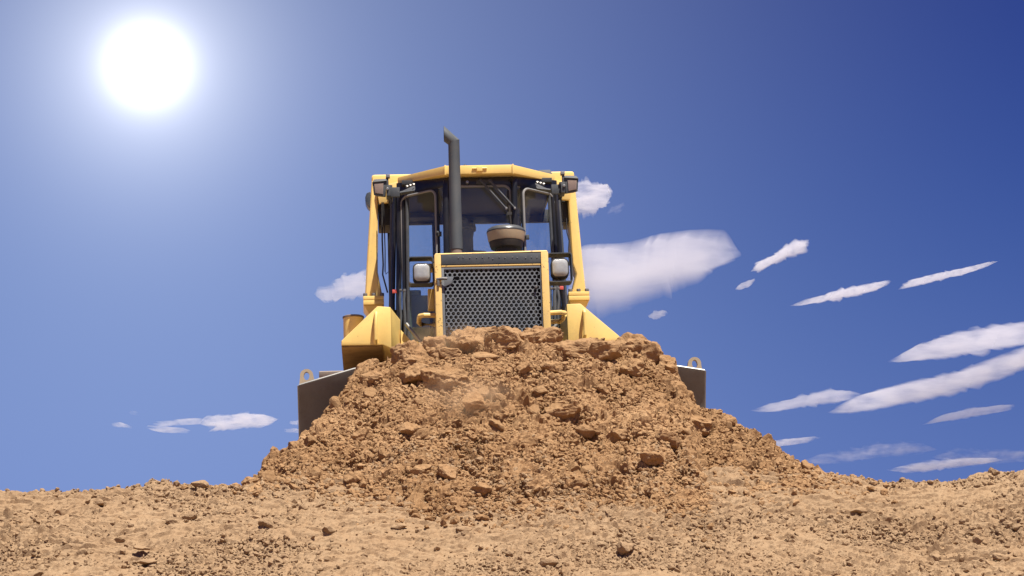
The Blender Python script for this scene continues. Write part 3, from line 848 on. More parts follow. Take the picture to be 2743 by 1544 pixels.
# air precleaner ---------------------------------------------------------------
pcx, pcy = .2155, 2.15
pc = MB(); pc.lathe([(.166, 2.925), (.172, 2.94), (.182, 3.005), (.183, 3.012)], pcx, pcy); bowl = pc.build('precleaner_bowl', MAT['tan'], D, 0)
pd = MB(); pd.lathe([(.184, 3.012), (.186, 3.024), (.176, 3.045), (.15, 3.062), (.10, 3.072), (.03, 3.076)], pcx, pcy); pd.build('dome', MAT['dome'], bowl, 0)
pl = MB(); pl.lathe([(.10, 2.855), (.148, 2.862), (.160, 2.90), (.164, 2.924)], pcx, pcy); pl.lathe([(.10, 2.55), (.10, 2.855)], pcx, pcy); pl.build('intake_base', MAT['rubber'], bowl, 0)

# fenders ------------------------------------------------------------------------
fl = MB(); fl.prism([(-1.02, 2.364), (-.893, 2.352), (-.893, 1.949), (-.976, 1.987), (-1.368, 1.990), (-1.367, 2.036)], 2.3, 3.55); fend = fl.build('fender', MAT['yellow'], D, .012)
fl2 = MB(); fl2.hexa([(-.892, 2.31, 1.95), (-.892, 2.75, 1.95), (-.79, 2.75, 2.1), (-.80, 2.7, 1.95), (-.892, 2.31, 2.345), (-.892, 2.75, 2.345), (-.79, 2.75, 2.31), (-.80, 2.7, 2.30)]); fl2.build('fender_gusset', MAT['yellow'], fend, .006)
fu = MB(); fu.prism([(-1.366, 1.974), (-.98, 1.974), (-.98, 1.987), (-1.366, 1.987)], 2.31, 3.54); fu.build('underside', MAT['muddy_shaded_yellow'], fend, 0)  # plate coloured dark for the shade below the fender, besides mud
fh = MB(); fh.tube([(-1.035, 2.31, 2.295), (-1.035, 2.25, 2.285), (-1.035, 2.23, 2.25), (-1.04, 2.225, 2.14), (-1.042, 2.23, 2.03), (-1.042, 2.31, 2.0)], .0165); fh.build('grab_handle', MAT['yellow'], fend, 0)
fr_ = MB(); fr_.prism([(.780, 2.345), (.914, 2.347), (1.275, 2.019), (1.274, 1.962), (.86, 1.955), (.78, 1.93)], 2.3, 3.55); fend = fr_.build('fender', MAT['yellow'], D, .012)
fr2 = MB(); fr2.hexa([(.779, 2.75, 1.95), (.779, 2.31, 1.95), (.74, 2.7, 1.95), (.73, 2.75, 2.0), (.779, 2.75, 2.335), (.779, 2.31, 2.335), (.745, 2.7, 2.27), (.735, 2.75, 2.27)]); fr2.build('fender_gusset', MAT['yellow'], fend, .006)
fu = MB(); fu.prism([(.87, 1.942), (1.272, 1.948), (1.272, 1.961), (.87, 1.954)], 2.31, 3.54); fu.build('underside', MAT['muddy_shaded_yellow'], fend, 0)  # right plate too: mud plus underside shade put into the colour
fh = MB(); fh.tube([(.945, 2.31, 2.27), (.942, 2.25, 2.265), (.942, 2.23, 2.24), (.94, 2.225, 2.15), (.938, 2.23, 2.03), (.938, 2.31, 2.0)], .0165); fh.build('grab_handle', MAT['yellow'], fend, 0)
cn = MB(); cn.lathe([(.10, 2.0), (.10, 2.455)], -1.257, 3.28); cn.build('filler_tank', MAT['yellow'], D, 0)
cl_ = MB(); cl_.lathe([(.106, 2.456), (.106, 2.472), (.096, 2.478)], -1.257, 3.28); cl_.build('tank_lid', MAT['rust'], D, 0)

# roll-over frame ----------------------------------------------------------------
for sx in (-1, 1):
    po = MB()
    if sx < 0: poly = [(-1.046, 3.97), (-1.118, 3.036), (-1.139, 2.738), (-.958, 2.738), (-1.003, 3.0), (-1.0, 3.2), (-.985, 3.72), (-.975, 3.97)]
    else: poly = [(1.036, 3.97), (1.09, 2.99), (1.107, 2.738), (.957, 2.738), (1.009, 2.94), (.974, 3.0 + .05), (.957, 3.74), (.955, 3.97)]
    po.prism(poly, 3.6, 3.85); rp = po.build('roll_bar_post', MAT['yellow'], D, .03, seg=3)
    fx0, fx1 = (-1.156, -.948) if sx < 0 else (.918, 1.130)
    fb = MB(); fb.box(fx0, fx1, 3.52, 3.95, 2.695, 2.735); fb.box(fx0, fx1, 3.52, 3.95, 2.645, 2.692)
    fb.hexa([(fx0 + .05, 3.56, 2.57), (fx1 - .05, 3.56, 2.57), (fx1 - .05, 3.9, 2.57), (fx0 + .05, 3.9, 2.57), (fx0 + .004, 3.54, 2.643), (fx1 - .004, 3.54, 2.643), (fx1 - .004, 3.93, 2.643), (fx0 + .004, 3.93, 2.643)])
    fb.box(fx0 + .05, fx1 - .05, 3.57, 3.9, 2.0, 2.57)
    fbo = fb.build('post_flange', MAT['yellow'], rp, .006)
    for bx in (.022, .106, .19):
        for by in (3.55, 3.92):
            bo = MB(); bo.disc((fx0 + bx, by, 2.751), (0, 0, 1), .022, .032, 6); bo.build('flange_bolt', MAT['steel'], rp, .003)
bm_ = MB(); bm_.box(-1.047, 1.037, 3.6, 3.85, 3.87, 4.026); bm_.build('roll_bar_beam', MAT['yellow'], D, .035, seg=3)
for sx in (-1, 1):
    du = MB(); x0, x1 = sorted((sx * .985, sx * .80)); du.box(x0, x1, 3.66, 4.0, 3.50, 3.87); du.build('air_duct', MAT['rubber'], D, .01)
    gs = MB(); gs.prism([(sx * 1.0, 3.88), (sx * .70, 3.95), (sx * .70, 3.80), (sx * .78, 3.72), (sx * .975, 3.70)], 3.55, 3.598); gs.build('corner_gusset', MAT['yellow'], D, .01)
mi = MB(); mi.prism([(-1.06, 3.851), (-1.10, 3.835), (-1.115, 3.79), (-1.112, 3.74), (-1.098, 3.705), (-1.072, 3.676), (-1.055, 3.70)], 3.62, 3.78); mi.build('rear_lamp', MAT['dome'], D, .012)

# roof ---------------------------------------------------------------------------
rf_ = MB()
fp = [(-.785, 3.18), (-.328, 2.6), (.336, 2.6), (.793, 3.18), (.78, 4.5), (-.78, 4.5)]
zb, zt = [3.797, 3.730, 3.731, 3.792, 3.80, 3.80], [3.872, 3.820, 3.820, 3.872, 3.90, 3.90]
vb = [rf_.bm.verts.new((x_, y_, z_)) for (x_, y_), z_ in zip(fp, zb)]; vt = [rf_.bm.verts.new((x_, y_, z_)) for (x_, y_), z_ in zip(fp, zt)]
ct = rf_.bm.verts.new((0, 3.4, 3.90)); cb = rf_.bm.verts.new((0, 3.4, 3.80))
for i in range(6):
    k = (i + 1) % 6
    rf_.bm.faces.new((vb[i], vb[k], vt[k], vt[i])); rf_.bm.faces.new((vt[i], vt[k], ct)); rf_.bm.faces.new((vb[k], vb[i], cb))
roof = rf_.build('roof', MAT['yellow'], D, .012)
hgz = MB(); hgz.box(-.02, .035, 2.575, 2.6, 3.752, 3.80); hgz.tube([(-.065, 2.592, 3.782), (.08, 2.592, 3.783)], .010); hgz.build('roof_latch', MAT['yellow'], roof, .006)
for x_ in (-.328, .336):
    sm = MB(); sm.box(x_ - .008, x_ + .008, 2.588, 2.602, 3.722, 3.822); sm.build('roof_seam', MAT['yellow'], roof, .003)
be = MB(); be.lathe([(.03, 3.92), (.03, 4.02), (.022, 4.045), (.008, 4.055)], -.095, 3.4, 16); be.build('beacon', MAT['dome'], roof, 0)
vp = MB(); vp.hexa([(.60, 3.3, 3.87), (.80, 3.3, 3.87), (.80, 3.6, 3.88), (.60, 3.6, 3.88), (.65, 3.32, 3.962), (.765, 3.32, 3.962), (.765, 3.58, 3.965), (.65, 3.58, 3.965)]); vp.build('roof_vent', MAT['dusty_black'], roof, .004)

# cab ----------------------------------------------------------------------------
cab = D
# header band under the roof, following the three facets
hd = MB()
hdp = [(-.80, 3.14), (-.335, 2.742), (.347, 2.742), (.81, 3.14)]
zlow = [3.655, 3.655, 3.655, 3.655]
for i in range(3):
    (xa, ya), (xb, yb) = hdp[i], hdp[i + 1]
    za, zb_ = (3.80, 3.735) if i == 0 else ((3.735, 3.735) if i == 1 else (3.735, 3.80))
    hd.hexa([(xa, ya, 3.65), (xb, yb, 3.65), (xb, yb + .05, 3.65), (xa, ya + .05, 3.65), (xa, ya, za), (xb, yb, zb_), (xb, yb + .05, zb_), (xa, ya + .05, za)])
hd.build('window_header', MAT['black'], cab, .004)
for x0, x1, in ((-.335, -.30), (.335, .372)):
    pi = MB(); xm = (x0 + x1) / 2
    pi.tube([(xm + (.03 if xm < 0 else -.03), 2.73, 3.71), (xm, 2.715, 3.69), (xm - .004, 2.71, 3.63), (xm - .012, 2.71, 3.3), (xm - .025, 2.715, 2.4)], .030, seg=12); pi.build('cab_pillar', MAT['black'], cab, 0)


def pane(p0, p1, z0, z1, gx0, gx1, gz0, gz1, name='windshield', open_out=False):
    """pane between plan points p0 and p1; the seal runs at fractions gx0..gx1 of the width"""
    p0, p1 = Vector((*p0, 0)), Vector((*p1, 0)); d = p1 - p0; nrm = Vector((d.y, -d.x, 0)).normalized()
    if nrm.y > 0: nrm = -nrm
    at = lambda f, z, o=0: tuple(p0 + d * f + nrm * o + Vector((0, 0, z)))
    gl = MB(); gl.hexa([at(0, z0), at(1, z0), at(1, z0, -.008), at(0, z0, -.008), at(0, z1), at(1, z1), at(1, z1, -.008), at(0, z1, -.008)])
    w_ = gl.build(name, MAT['glass'], cab, 0)
    L = d.length; r_ = .075; pl_ = rrect(gx0 * L, gx1 * L, gz0, gz1, r_, 0, 6)
    ga = MB(); ga.tube([at(p[0] / L, p[2], .012) for p in pl_], .0125, closed=True, seg=8); ga.build('window_seal', MAT['gasket'], w_, 0)
    # painted surround between the seal and the pillars
    fr2_ = MB(); out = [(0, z1), (1, z1), (1, z0), (0, z0)]
    ring_i = [at(p[0] / L, p[2], .004) for p in pl_]; n_ = len(pl_); ring_o = []
    cxm, czm = (gx0 + gx1) / 2, (gz0 + gz1) / 2
    for p in pl_:
        fx, fz = p[0] / L - cxm, p[2] - czm
        sx_ = ((1 - cxm) if fx > 0 else cxm) / max(abs(fx), 1e-6); sz_ = ((z1 - czm) if fz > 0 else (czm - z0)) / max(abs(fz), 1e-6); s_ = min(sx_, sz_)
        ring_o.append(at(cxm + fx * s_, czm + fz * s_, .004))
    vi = [fr2_.bm.verts.new(p) for p in ring_i]; vo = [fr2_.bm.verts.new(p) for p in ring_o]
    for i in range(n_): fr2_.bm.faces.new((vi[i], vi[(i + 1) % n_], vo[(i + 1) % n_], vo[i]))
    for q in bmesh.ops.extrude_face_region(fr2_.bm, geom=list(fr2_.bm.faces))['geom']:
        if isinstance(q, bmesh.types.BMVert): q.co += -nrm * .002 + nrm * .006
    fr2_.build('window_surround', MAT['black'], w_, 0)


pane((-.335, 2.75), (.350, 2.75), 2.4, 3.66, .12, .945, 2.45, 3.642)
pane((-.345, 2.772), (-.76, 3.12), 2.02, 3.66, .17, .97, 2.06, 3.64)
pane((.372, 2.772), (.77, 3.12), 2.02, 3.66, .16, .97, 2.06, 3.64)
for x_, y_, z0, z1, r_, dx in ((-.70, 3.07, 2.0, 3.66, .018, -.02), (-.735, 3.10, 2.0, 3.66, .022, -.02), (-.775, 3.12, 2.0, 3.69, .028, -.045), (-.815, 3.15, 1.98, 3.74, .022, -.075), (-.845, 3.2, 1.98, 3.6, .020, -.06),
                              (.72, 3.07, 2.0, 3.66, .016, .03), (.752, 3.10, 2.0, 3.66, .024, .035), (.79, 3.13, 2.0, 3.70, .024, .055), (.825, 3.18, 2.0, 3.6, .018, .045)):
    dp = MB(); dp.tube([(x_ + dx, y_, z0), (x_ + dx * .5, y_, (z0 + z1) / 2), (x_, y_, z1)], r_, seg=8); dp.build('door_post', MAT['dusty_black'] if r_ < .021 else MAT['black'], cab, 0)  # thin posts in dusty black, its grey also painting in highlights
sw = MB()
for x_ in (-.86, .86):
    sw.box(x_ - .03, x_ + .03, 4.2, 4.32, 2.0, 3.8)
    sw.box(x_ - .02, x_ + .02, 3.2, 4.2, 2.0, 2.5)
    sw.box(x_ - .02, x_ + .02, 3.2, 4.2, 3.68, 3.8)
sw.box(-.86, .86, 4.28, 4.34, 3.665, 3.8); sw.box(-.86, .86, 4.28, 4.34, 2.0, 2.75); sw.box(-.42, -.34, 4.28, 4.34, 2.7, 3.7); sw.box(.44, .52, 4.28, 4.34, 2.7, 3.7)
sw.build('cab_shell', MAT['dark_interior'], cab, .006)
hl_ = MB(); hl_.box(-.75, .75, 3.0, 4.28, 3.745, 3.79); hl_.box(-.66, -.4, 4.1, 4.28, 3.69, 3.74); hl_.build('headliner', MAT['dark_interior'], cab, .004)
rw = MB(); rw.box(-.83, .83, 4.308, 4.314, 2.74, 3.67); rw.build('rear_window', MAT['glass'], cab, 0)
for x_ in (-.86, .86):
    sd = MB(); sd.box(x_ - .004, x_ + .004, 3.22, 4.2, 2.5, 3.68); sd.build('side_window', MAT['glass'], cab, 0)
ds = MB(); ds.box(-.74, -.50, 3.2, 3.7, 2.0, 2.66); ds.box(-.735, -.58, 3.22, 3.6, 2.66, 2.72); ds.box(.56, .72, 3.2, 3.6, 2.0, 2.74); ds.box(-.45, .45, 2.85, 3.1, 2.0, 2.7); ds.build('dashboard', MAT['interior'], cab, .015)
cf_ = MB(); cf_.box(-.8, .8, 2.95, 4.3, 1.95, 2.02); cf_.hexa([(-.74, 3.1, 2.0), (-.3, 2.74, 2.0), (.33, 2.74, 2.0), (.75, 3.1, 2.0), (-.74, 3.1, 2.03), (-.3, 2.74, 2.03), (.33, 2.74, 2.03), (.75, 3.1, 2.03)]); cf_.build('cab_floor', MAT['dusty_black'], cab, .005)
se_ = MB(); se_.box(-.36, .12, 3.55, 4.05, 2.5, 2.68); se_.hexa([(-.34, 4.02, 2.6), (.10, 4.02, 2.6), (.10, 4.14, 2.6), (-.34, 4.14, 2.6), (-.30, 4.1, 3.25), (.06, 4.1, 3.25), (.06, 4.2, 3.25), (-.30, 4.2, 3.25)]); se_.box(-.24, .0, 4.1, 4.19, 3.27, 3.5)
se_.build('seat', MAT['seat'], cab, .04, seg=3)
kb = MB(); kb.disc((-.112, 2.70, 3.672), (0, 1, 0), .014, .05, 12); kb.build('washer_nozzle', MAT['bright'], cab, .003)
wm = MB(); wm.prism([(-.02, 3.70), (.13, 3.70), (.14, 3.675), (.12, 3.655), (-.02, 3.655)], 2.70, 2.738); wip = wm.build('wiper', MAT['dusty_black'], cab, .006)
wa = MB(); wa.tube([(.01, 2.67, 3.684), (.03, 2.665, 3.668), (.254, 2.68, 3.40)], [.018, .013, .010], seg=8); wa.tube([(.101, 2.67, 3.678), (.125, 2.665, 3.655), (.345, 2.68, 3.397)], [.018, .013, .010], seg=8); wa.build('wiper_arm', MAT['dusty_black'], wip, 0)
wb = MB(); wb.tube([(.285, 2.69, 3.58), (.29, 2.685, 3.4), (.30, 2.685, 3.22), (.305, 2.69, 2.95)], .010, seg=8); wb.box(.262, .315, 2.675, 2.69, 3.33, 3.36); wb.build('wiper_blade', MAT['rubber'], wip, 0)
wk = MB(); wk.disc((.262, 2.665, 3.393), (0, 1, 0), .011, .03, 10); wk.disc((.345, 2.665, 3.392), (0, 1, 0), .011, .03, 10); wk.build('arm_bolt', MAT['bright'], wip, .002)
for x_, y_, z_ in ((-.415, 2.80, 3.19), (.445, 2.80, 3.14)):
    hi = MB(); hi.box(x_ - .012, x_ + .04, y_ - .02, y_ + .02, z_ - .03, z_ + .012); hi.disc((x_, y_ - .03, z_), (0, 1, 0), .012, .03, 8); hi.build('window_hinge', MAT['dusty_black'], cab, .003)
for x_, y_ in ((-.845, 3.05), (.805, 3.05)):
    rt = MB(); rt.box(x_ - .022, x_ + .022, y_, y_ + .02, 2.655, 2.69); rt.build('red_tag', MAT['red'], cab, .004)

# work lamps at the front corners of the roof -------------------------------------
for sx in (-1, 1):
    xo = 0 if sx < 0 else -.028
    f = lambda x_: (x_ if sx < 0 else -x_ + xo * 0 - .05)
    X = lambda v: sx * abs(v) + (0 if sx < 0 else -.056)
    la = MB()
    la.hexa([(X(1.03), 2.70, 3.56), (X(.912), 2.70, 3.545), (X(.912), 2.86, 3.58), (X(1.0), 2.86, 3.59), (X(1.043), 2.70, 3.69), (X(.905), 2.70, 3.705), (X(.905), 2.86, 3.69), (X(1.0), 2.86, 3.68)])
    la.hexa([(X(1.045), 2.685, 3.688), (X(.90), 2.685, 3.700), (X(.90), 2.86, 3.70), (X(1.0), 2.86, 3.70), (X(1.02), 2.70, 3.722), (X(.905), 2.70, 3.726), (X(.905), 2.86, 3.715), (X(1.0), 2.86, 3.71)])
    lo = la.build('work_lamp', MAT['dusty_black'], D, .012)
    ll = MB(); ll.prism([(X(1.016), 3.580), (X(.938), 3.566), (X(.933), 3.676), (X(1.024), 3.670)], 2.690, 2.699); ll.build('lens', MAT['dull_lens'], lo, .002)
    br = MB(); br.box(*sorted((X(.906), X(.865))), 2.69, 2.85, 3.55, 3.66); br.box(*sorted((X(.866), X(.775))), 2.74, 2.77, 3.552, 3.648); br.box(*sorted((X(.905), X(.882))), 2.70, 2.76, 3.65, 3.74); br.build('lamp_bracket', MAT['dusty_black'], lo, .004)
    nu = MB(); nu.box(*sorted((X(.908), X(.868))), 2.69, 2.75, 3.737, 3.768); nu.disc((X(.895), 2.685, 3.618), (0, 1, 0), .014, .02, 8); nu.build('lamp_nut', MAT['bright'], lo, .002)
    ar = MB(); ar.hexa([(X(.85), 2.80, 3.598), (X(.63), 2.70, 3.598), (X(.63), 2.80, 3.61), (X(.80), 2.95, 3.61), (X(.80), 2.80, 3.612), (X(.622), 2.70, 3.612), (X(.622), 2.82, 3.69), (X(.74), 2.95, 3.67)]); ar.build('lamp_arm', MAT['dusty_black'], lo, .004)
    for k in range(3):
        nb = MB(); nb.disc((X(.637 + .032 * k), 2.74 + .012 * k, 3.672 - .006 * k), (0, .6, -.5), .0125, .02, 10); nb.build('arm_bolt', MAT['bright'], lo, .002)

# hoses, cables, struts --------------------------------------------------------------
for pts_, r_, m_ in (([(-.945, 3.5, 3.7), (-.952, 3.5, 3.3), (-.948, 3.5, 3.05), (-.955, 3.52, 2.95), (-.91, 3.5, 2.76)], .008, 'rubber'),
                     ([(-.93, 3.5, 3.7), (-.925, 3.5, 3.2), (-.93, 3.5, 2.98), (-.925, 3.5, 2.95), (-.88, 3.5, 2.99), (-.86, 3.5, 2.85), (-.852, 3.5, 2.7)], .0055, 'rubber'),
                     ([(.925, 3.5, 3.5), (.925, 3.5, 3.35), (.945, 3.5, 3.26), (.935, 3.5, 3.18), (.935, 3.5, 3.0)], .006, 'rubber')):
    c_ = MB(); c_.tube(pts_, r_, seg=6); c_.build('cable', MAT[m_], D, 0)
for x_, r_ in ((.63, .018), (.665, .02), (.70, .022), (.735, .018), (-.80, .016), (-.765, .018)):
    s_ = 1 if x_ > 0 else -1
    h_ = MB(); q = rng.uniform(-.012, .012, 6); h_.tube([(x_ + q[0] + .01, 2.74, 2.62), (x_ + q[1], 2.72, 2.5), (x_ + q[2], 2.71, 2.35), (x_ + q[3], 2.70, 2.2), (x_ + q[4], 2.72, 2.05), (x_ + q[5], 2.75, 1.8)], r_ * .8, seg=8)
    hz = h_.build('hose', MAT['dusty_black'], D, 0)
    ft = MB(); ft.disc((x_ + .01, 2.735, 2.61 - .03 * abs(q[0]) * 50), (0, 0, 1), r_ * .95, .02, 8); ft.build('hose_fitting', MAT['steel'], hz, .002)
for a, b in (((-.748, 2.6, 2.249), (-.52, 2.6, 1.94)), ((.722, 2.6, 2.228), (.56, 2.6, 2.03))):
    st = MB(); st.tube([a, b], .019, seg=12); st.build('gas_strut', MAT['bright'], D, .002)
kp = MB(); kp.prism([(-.80, 2.2), (-.45, 1.80), (-.80, 1.80)], 2.64, 2.67); kp.prism([(.78, 2.17), (.58, 2.0), (.58, 1.8), (.78, 1.8)], 2.64, 2.67); kp.build('side_panel', MAT['yellow'], D, .004)

# ------------------------------------------------------------------ operator in the seat
pm = bpy.data.meshes.new('person')
J = {'pel': (0, 0, 0, .15), 'waist': (0, .02, .18, .135), 'chest': (0, .03, .40, .165), 'neckb': (0, .0, .56, .075), 'neck': (0, -.03, .63, .058), 'head': (0, -.05, .73, .095), 'crown': (0, -.05, .80, .088),
     'sl': (-.19, .02, .50, .07), 'el': (-.25, -.12, .27, .05), 'hl': (-.22, -.38, .24, .04), 'sr': (.19, .02, .50, .07), 'er': (.25, -.12, .27, .05), 'hr': (.22, -.38, .24, .04),
     'kl': (-.15, -.42, .02, .075), 'fl': (-.15, -.48, -.42, .05), 'tl': (-.15, -.62, -.45, .04), 'kr': (.15, -.42, .02, .075), 'fr': (.15, -.48, -.42, .05), 'tr': (.15, -.62, -.45, .04)}
keys = list(J); E_ = [('pel', 'waist'), ('waist', 'chest'), ('chest', 'neckb'), ('neckb', 'neck'), ('neck', 'head'), ('head', 'crown'), ('chest', 'sl'), ('sl', 'el'), ('el', 'hl'), ('chest', 'sr'), ('sr', 'er'), ('er', 'hr'),
                      ('pel', 'kl'), ('kl', 'fl'), ('fl', 'tl'), ('pel', 'kr'), ('kr', 'fr'), ('fr', 'tr')]
pm.from_pydata([J[k][:3] for k in keys], [(keys.index(a), keys.index(b)) for a, b in E_], [])
person = link('person', pm)
sk = person.modifiers.new('skin', 'SKIN'); sd_ = pm.skin_vertices[0].data
for i, k in enumerate(keys): sd_[i].radius = (J[k][3], J[k][3])
sd_[0].use_root = True
person.modifiers.new('sub', 'SUBSURF').render_levels = 2
pm.materials.append(paint('dark_clothes', (0.03, 0.035, 0.05), .9, .15, chips=0))
person.matrix_world = Matrix.Translation(dozer.location) @ dozer.rotation_euler.to_matrix().to_4x4() @ Matrix.Translation((-.09, 3.86, 2.70))
tag(person, 'operator in dark clothes sitting behind the windshield of the bulldozer cab', 'person')
hat = MB(); hat.lathe([(.105, .0), (.108, .03), (.10, .07), (.075, .105), (.03, .12)], 0, -.05, 20); hat.prism([(-.07, 0.0), (.07, 0.0), (.07, .012), (-.07, .012)], -.22, -.10)
ho = hat.build('cap', MAT['seat'], person, .004); ho.location = (0, 0, .76)

# ------------------------------------------------------------------ clouds
def cloud_mat(name, dens, scale, thr, stretch, albedo=(.945, .93, .97)):
    m = bpy.data.materials.new(name); m.use_nodes = True; t = m.node_tree; t.nodes.clear()
    out = t.nodes.new('ShaderNodeOutputMaterial'); v = t.nodes.new('ShaderNodeVolumePrincipled')
    v.inputs['Color'].default_value = (*albedo, 1); v.inputs['Anisotropy'].default_value = 0.0
    n = noise(t, scale, 7, .66, coord='Object', stretch=stretch)
    t.links.new(math_node(t, 'MULTIPLY', ramp(t, n, thr, thr + .17), dens), v.inputs['Density'])
    t.links.new(v.outputs[0], out.inputs['Volume'])
    return m


CM = {'solid': cloud_mat('cloud_solid', .034, .13, .36, (.30, .5, 1.3)), 'sheet': cloud_mat('cloud_sheet', .018, .07, .30, (.4, .6, 1.4)),
      'puff': cloud_mat('cloud_puff', .10, .22, .33, (.6, .7, 1.1)), 'thin': cloud_mat('cloud_thin', .075, .16, .42, (.35, .5, 1.4)), 'wisp': cloud_mat('cloud_wisp', .018, .14, .45, (.5, .5, 1.5))}
CLOUDS = [
    ('solid', 20, 'small bright white cloud showing just left of the left roll bar post', [(-138.1, 335.9), (-133.1, 337.8), (-123.2, 340.0), (-122.7, 345.1), (-116.8, 349.9), (-109.7, 352.7), (-101.8, 351.0), (-101.3, 334.8), (-104.9, 332.2), (-126.4, 331.3), (-135.7, 332.7)]),
    ('sheet', 40, 'large wedge shaped cloud with white top just right of the cab', [(41.8, 366.8), (65.6, 367.8), (88.8, 367.8), (99.7, 372.7), (115.3, 375.5), (134.3, 374.1), (149.9, 370.3), (161.3, 363.8), (152.8, 358.9), (140.0, 352.4), (129.0, 342.9), (103.9, 333.2), (85.1, 326.2), (64.9, 319.3), (52.1, 322.5), (41.6, 332.2)]),
    ('thin', 20, 'small hazy round cloud beside the right work lamp of the cab', [(42.1, 416.5), (50.1, 421.0), (62.6, 419.0), (71.1, 412.4), (69.1, 405.5), (65.6, 399.2), (52.8, 392.7), (42.0, 395.9)]),
    ('wisp', 10, 'tiny wisp of cloud right of the hazy round cloud by the work lamp', [(67.7, 396.8), (72.5, 400.6), (80.5, 402.5), (76.5, 398.4)]),
    ('puff', 9, 'short chain of puffy white cloudlets right of the large wedge shaped cloud', [(169.8, 354.8), (174.7, 361.3), (182.5, 365.4), (189.7, 367.8), (193.8, 374.1), (200.5, 377.1), (206.3, 377.6), (210.7, 374.1), (207.6, 367.8), (198.3, 364.0), (187.1, 360.0), (177.7, 355.1)]),
    ('thin', 8, 'tiny ragged cloud tuft just below the chain of puffy cloudlets', [(158.7, 342.4), (162.8, 346.2), (168.6, 348.9), (173.3, 348.9), (169.3, 344.3), (164.0, 341.8)]),
    ('puff', 8, 'slim slanting puffy cloud streak, lower left of two in line at the right', [(199.2, 331.1), (220.9, 338.1), (233.5, 343.7), (249.6, 346.2), (265.0, 349.1), (268.5, 346.2), (252.0, 339.7), (228.4, 334.3)]),
    ('puff', 8, 'slim slanting cloud streak, upper right of two in line at the right', [(275.0, 343.2), (283.7, 349.9), (307.4, 356.2), (329.2, 360.5), (347.8, 364.0), (322.9, 354.3), (291.4, 346.4)]),
    ('solid', 25, 'smooth lens shaped lavender cloud at the right edge, topmost of the stack there', [(268.5, 291.5), (289.6, 303.0), (321.0, 315.0), (359.6, 320.1), (390.3, 320.9), (389.6, 308.0), (358.6, 302.4), (335.7, 298.4), (309.3, 293.6)]),
    ('solid', 14, 'pointed cloud joined to the left tip of the longest slanting cloud', [(171.1, 257.1), (189.4, 262.9), (203.0, 266.9), (223.3, 272.2), (246.3, 268.5), (230.7, 262.1), (202.3, 258.7), (187.4, 256.1)]),
    ('solid', 24, 'longest slanting cloud band, running off the right edge below the lens shaped cloud', [(228.2, 257.1), (244.7, 267.7), (280.8, 278.0), (319.8, 287.3), (358.6, 301.6), (389.7, 310.7), (388.8, 294.7), (357.7, 284.3), (326.9, 272.4), (280.1, 262.1), (241.4, 255.5)]),
    ('solid', 12, 'short lens of cloud directly under the longest slanting cloud band', [(292.3, 247.9), (307.6, 255.3), (333.9, 260.5), (356.5, 261.9), (354.3, 258.2), (326.0, 252.9)]),
    ('thin', 12, 'thin flat streak of cloud touching the right shoulder of the dirt heap', [(165.3, 232.5), (178.3, 236.1), (193.9, 237.7), (218.5, 238.7), (201.6, 234.6), (178.2, 230.4)]),
    ('thin', 12, 'faint veil of cloud low over the right skyline', [(266.9, 216.3), (293.8, 223.3), (322.8, 225.2), (348.6, 223.3), (317.3, 217.9), (285.9, 214.0)]),
    ('wisp', 14, 'row of faint feathery cloud streaks low at the right, above the skyline veil', [(205, 222.5), (222, 228.5), (245, 233), (262, 236.5), (285, 237), (300, 231), (283, 226.5), (262, 225.5), (240, 222), (220, 220.5)]),
    ('wisp', 12, 'faint long veil of cloud reaching the right edge just above the skyline', [(300, 226), (318, 233), (345, 232), (375, 231), (372, 224), (340, 220), (318, 220.5)]),
    ('thin', 7, 'tiny tuft of cloud under the lower edge of the large wedge shaped cloud', [(99, 330), (104, 333.5), (109, 334.5), (112, 331.5), (108, 328.5), (103, 327.5)]),
    ('thin', 16, 'broadest white cloud of the low flat cluster left of the blade', [(-224.1, 251.3), (-219.1, 256.9), (-196.8, 259.2), (-178.9, 257.9), (-168.4, 254.7), (-176.9, 251.1), (-180.5, 248.7), (-196.5, 247.4), (-217.2, 245.6), (-211.6, 249.8)]),
    ('thin', 10, 'narrow white cloud strip joining the broadest cloud of the low cluster from the left', [(-258.9, 251.3), (-247.0, 252.9), (-232.6, 255.3), (-221.9, 255.5), (-226.2, 251.6), (-250.3, 250.5)]),
    ('thin', 10, 'narrow white cloud strip at the bottom left of the low cluster', [(-264.3, 249.8), (-254.2, 250.5), (-241.7, 249.2), (-230.8, 247.4), (-245.7, 245.0), (-257.2, 247.1)]),
    ('thin', 8, 'small lone white cloud farthest left above the left bank', [(-289.0, 251.3), (-282.6, 254.0), (-275.0, 250.5), (-282.0, 250.0)]),
    ('wisp', 8, 'faint tiny cloud fleck just above the lone leftmost cloud', [(-277.2, 260.5), (-273.9, 262.1), (-270.2, 261.1), (-273.8, 259.8)]),
    ('thin', 8, 'small white cloud nearest the left end of the blade, upper of two', [(-161.4, 254.2), (-152.1, 256.6), (-146.9, 255.0), (-156.4, 252.9)]),
    ('thin', 8, 'small white cloud nearest the left end of the blade, lower of two', [(-166.2, 249.2), (-157.4, 250.5), (-149.6, 248.2), (-158.6, 247.7)]),
    ('thin', 6, 'thin white cloud sliver along the top of the low cluster', [(-221.2, 258.4), (-212.7, 260.3), (-203.1, 259.2), (-213.4, 257.6)]),
]
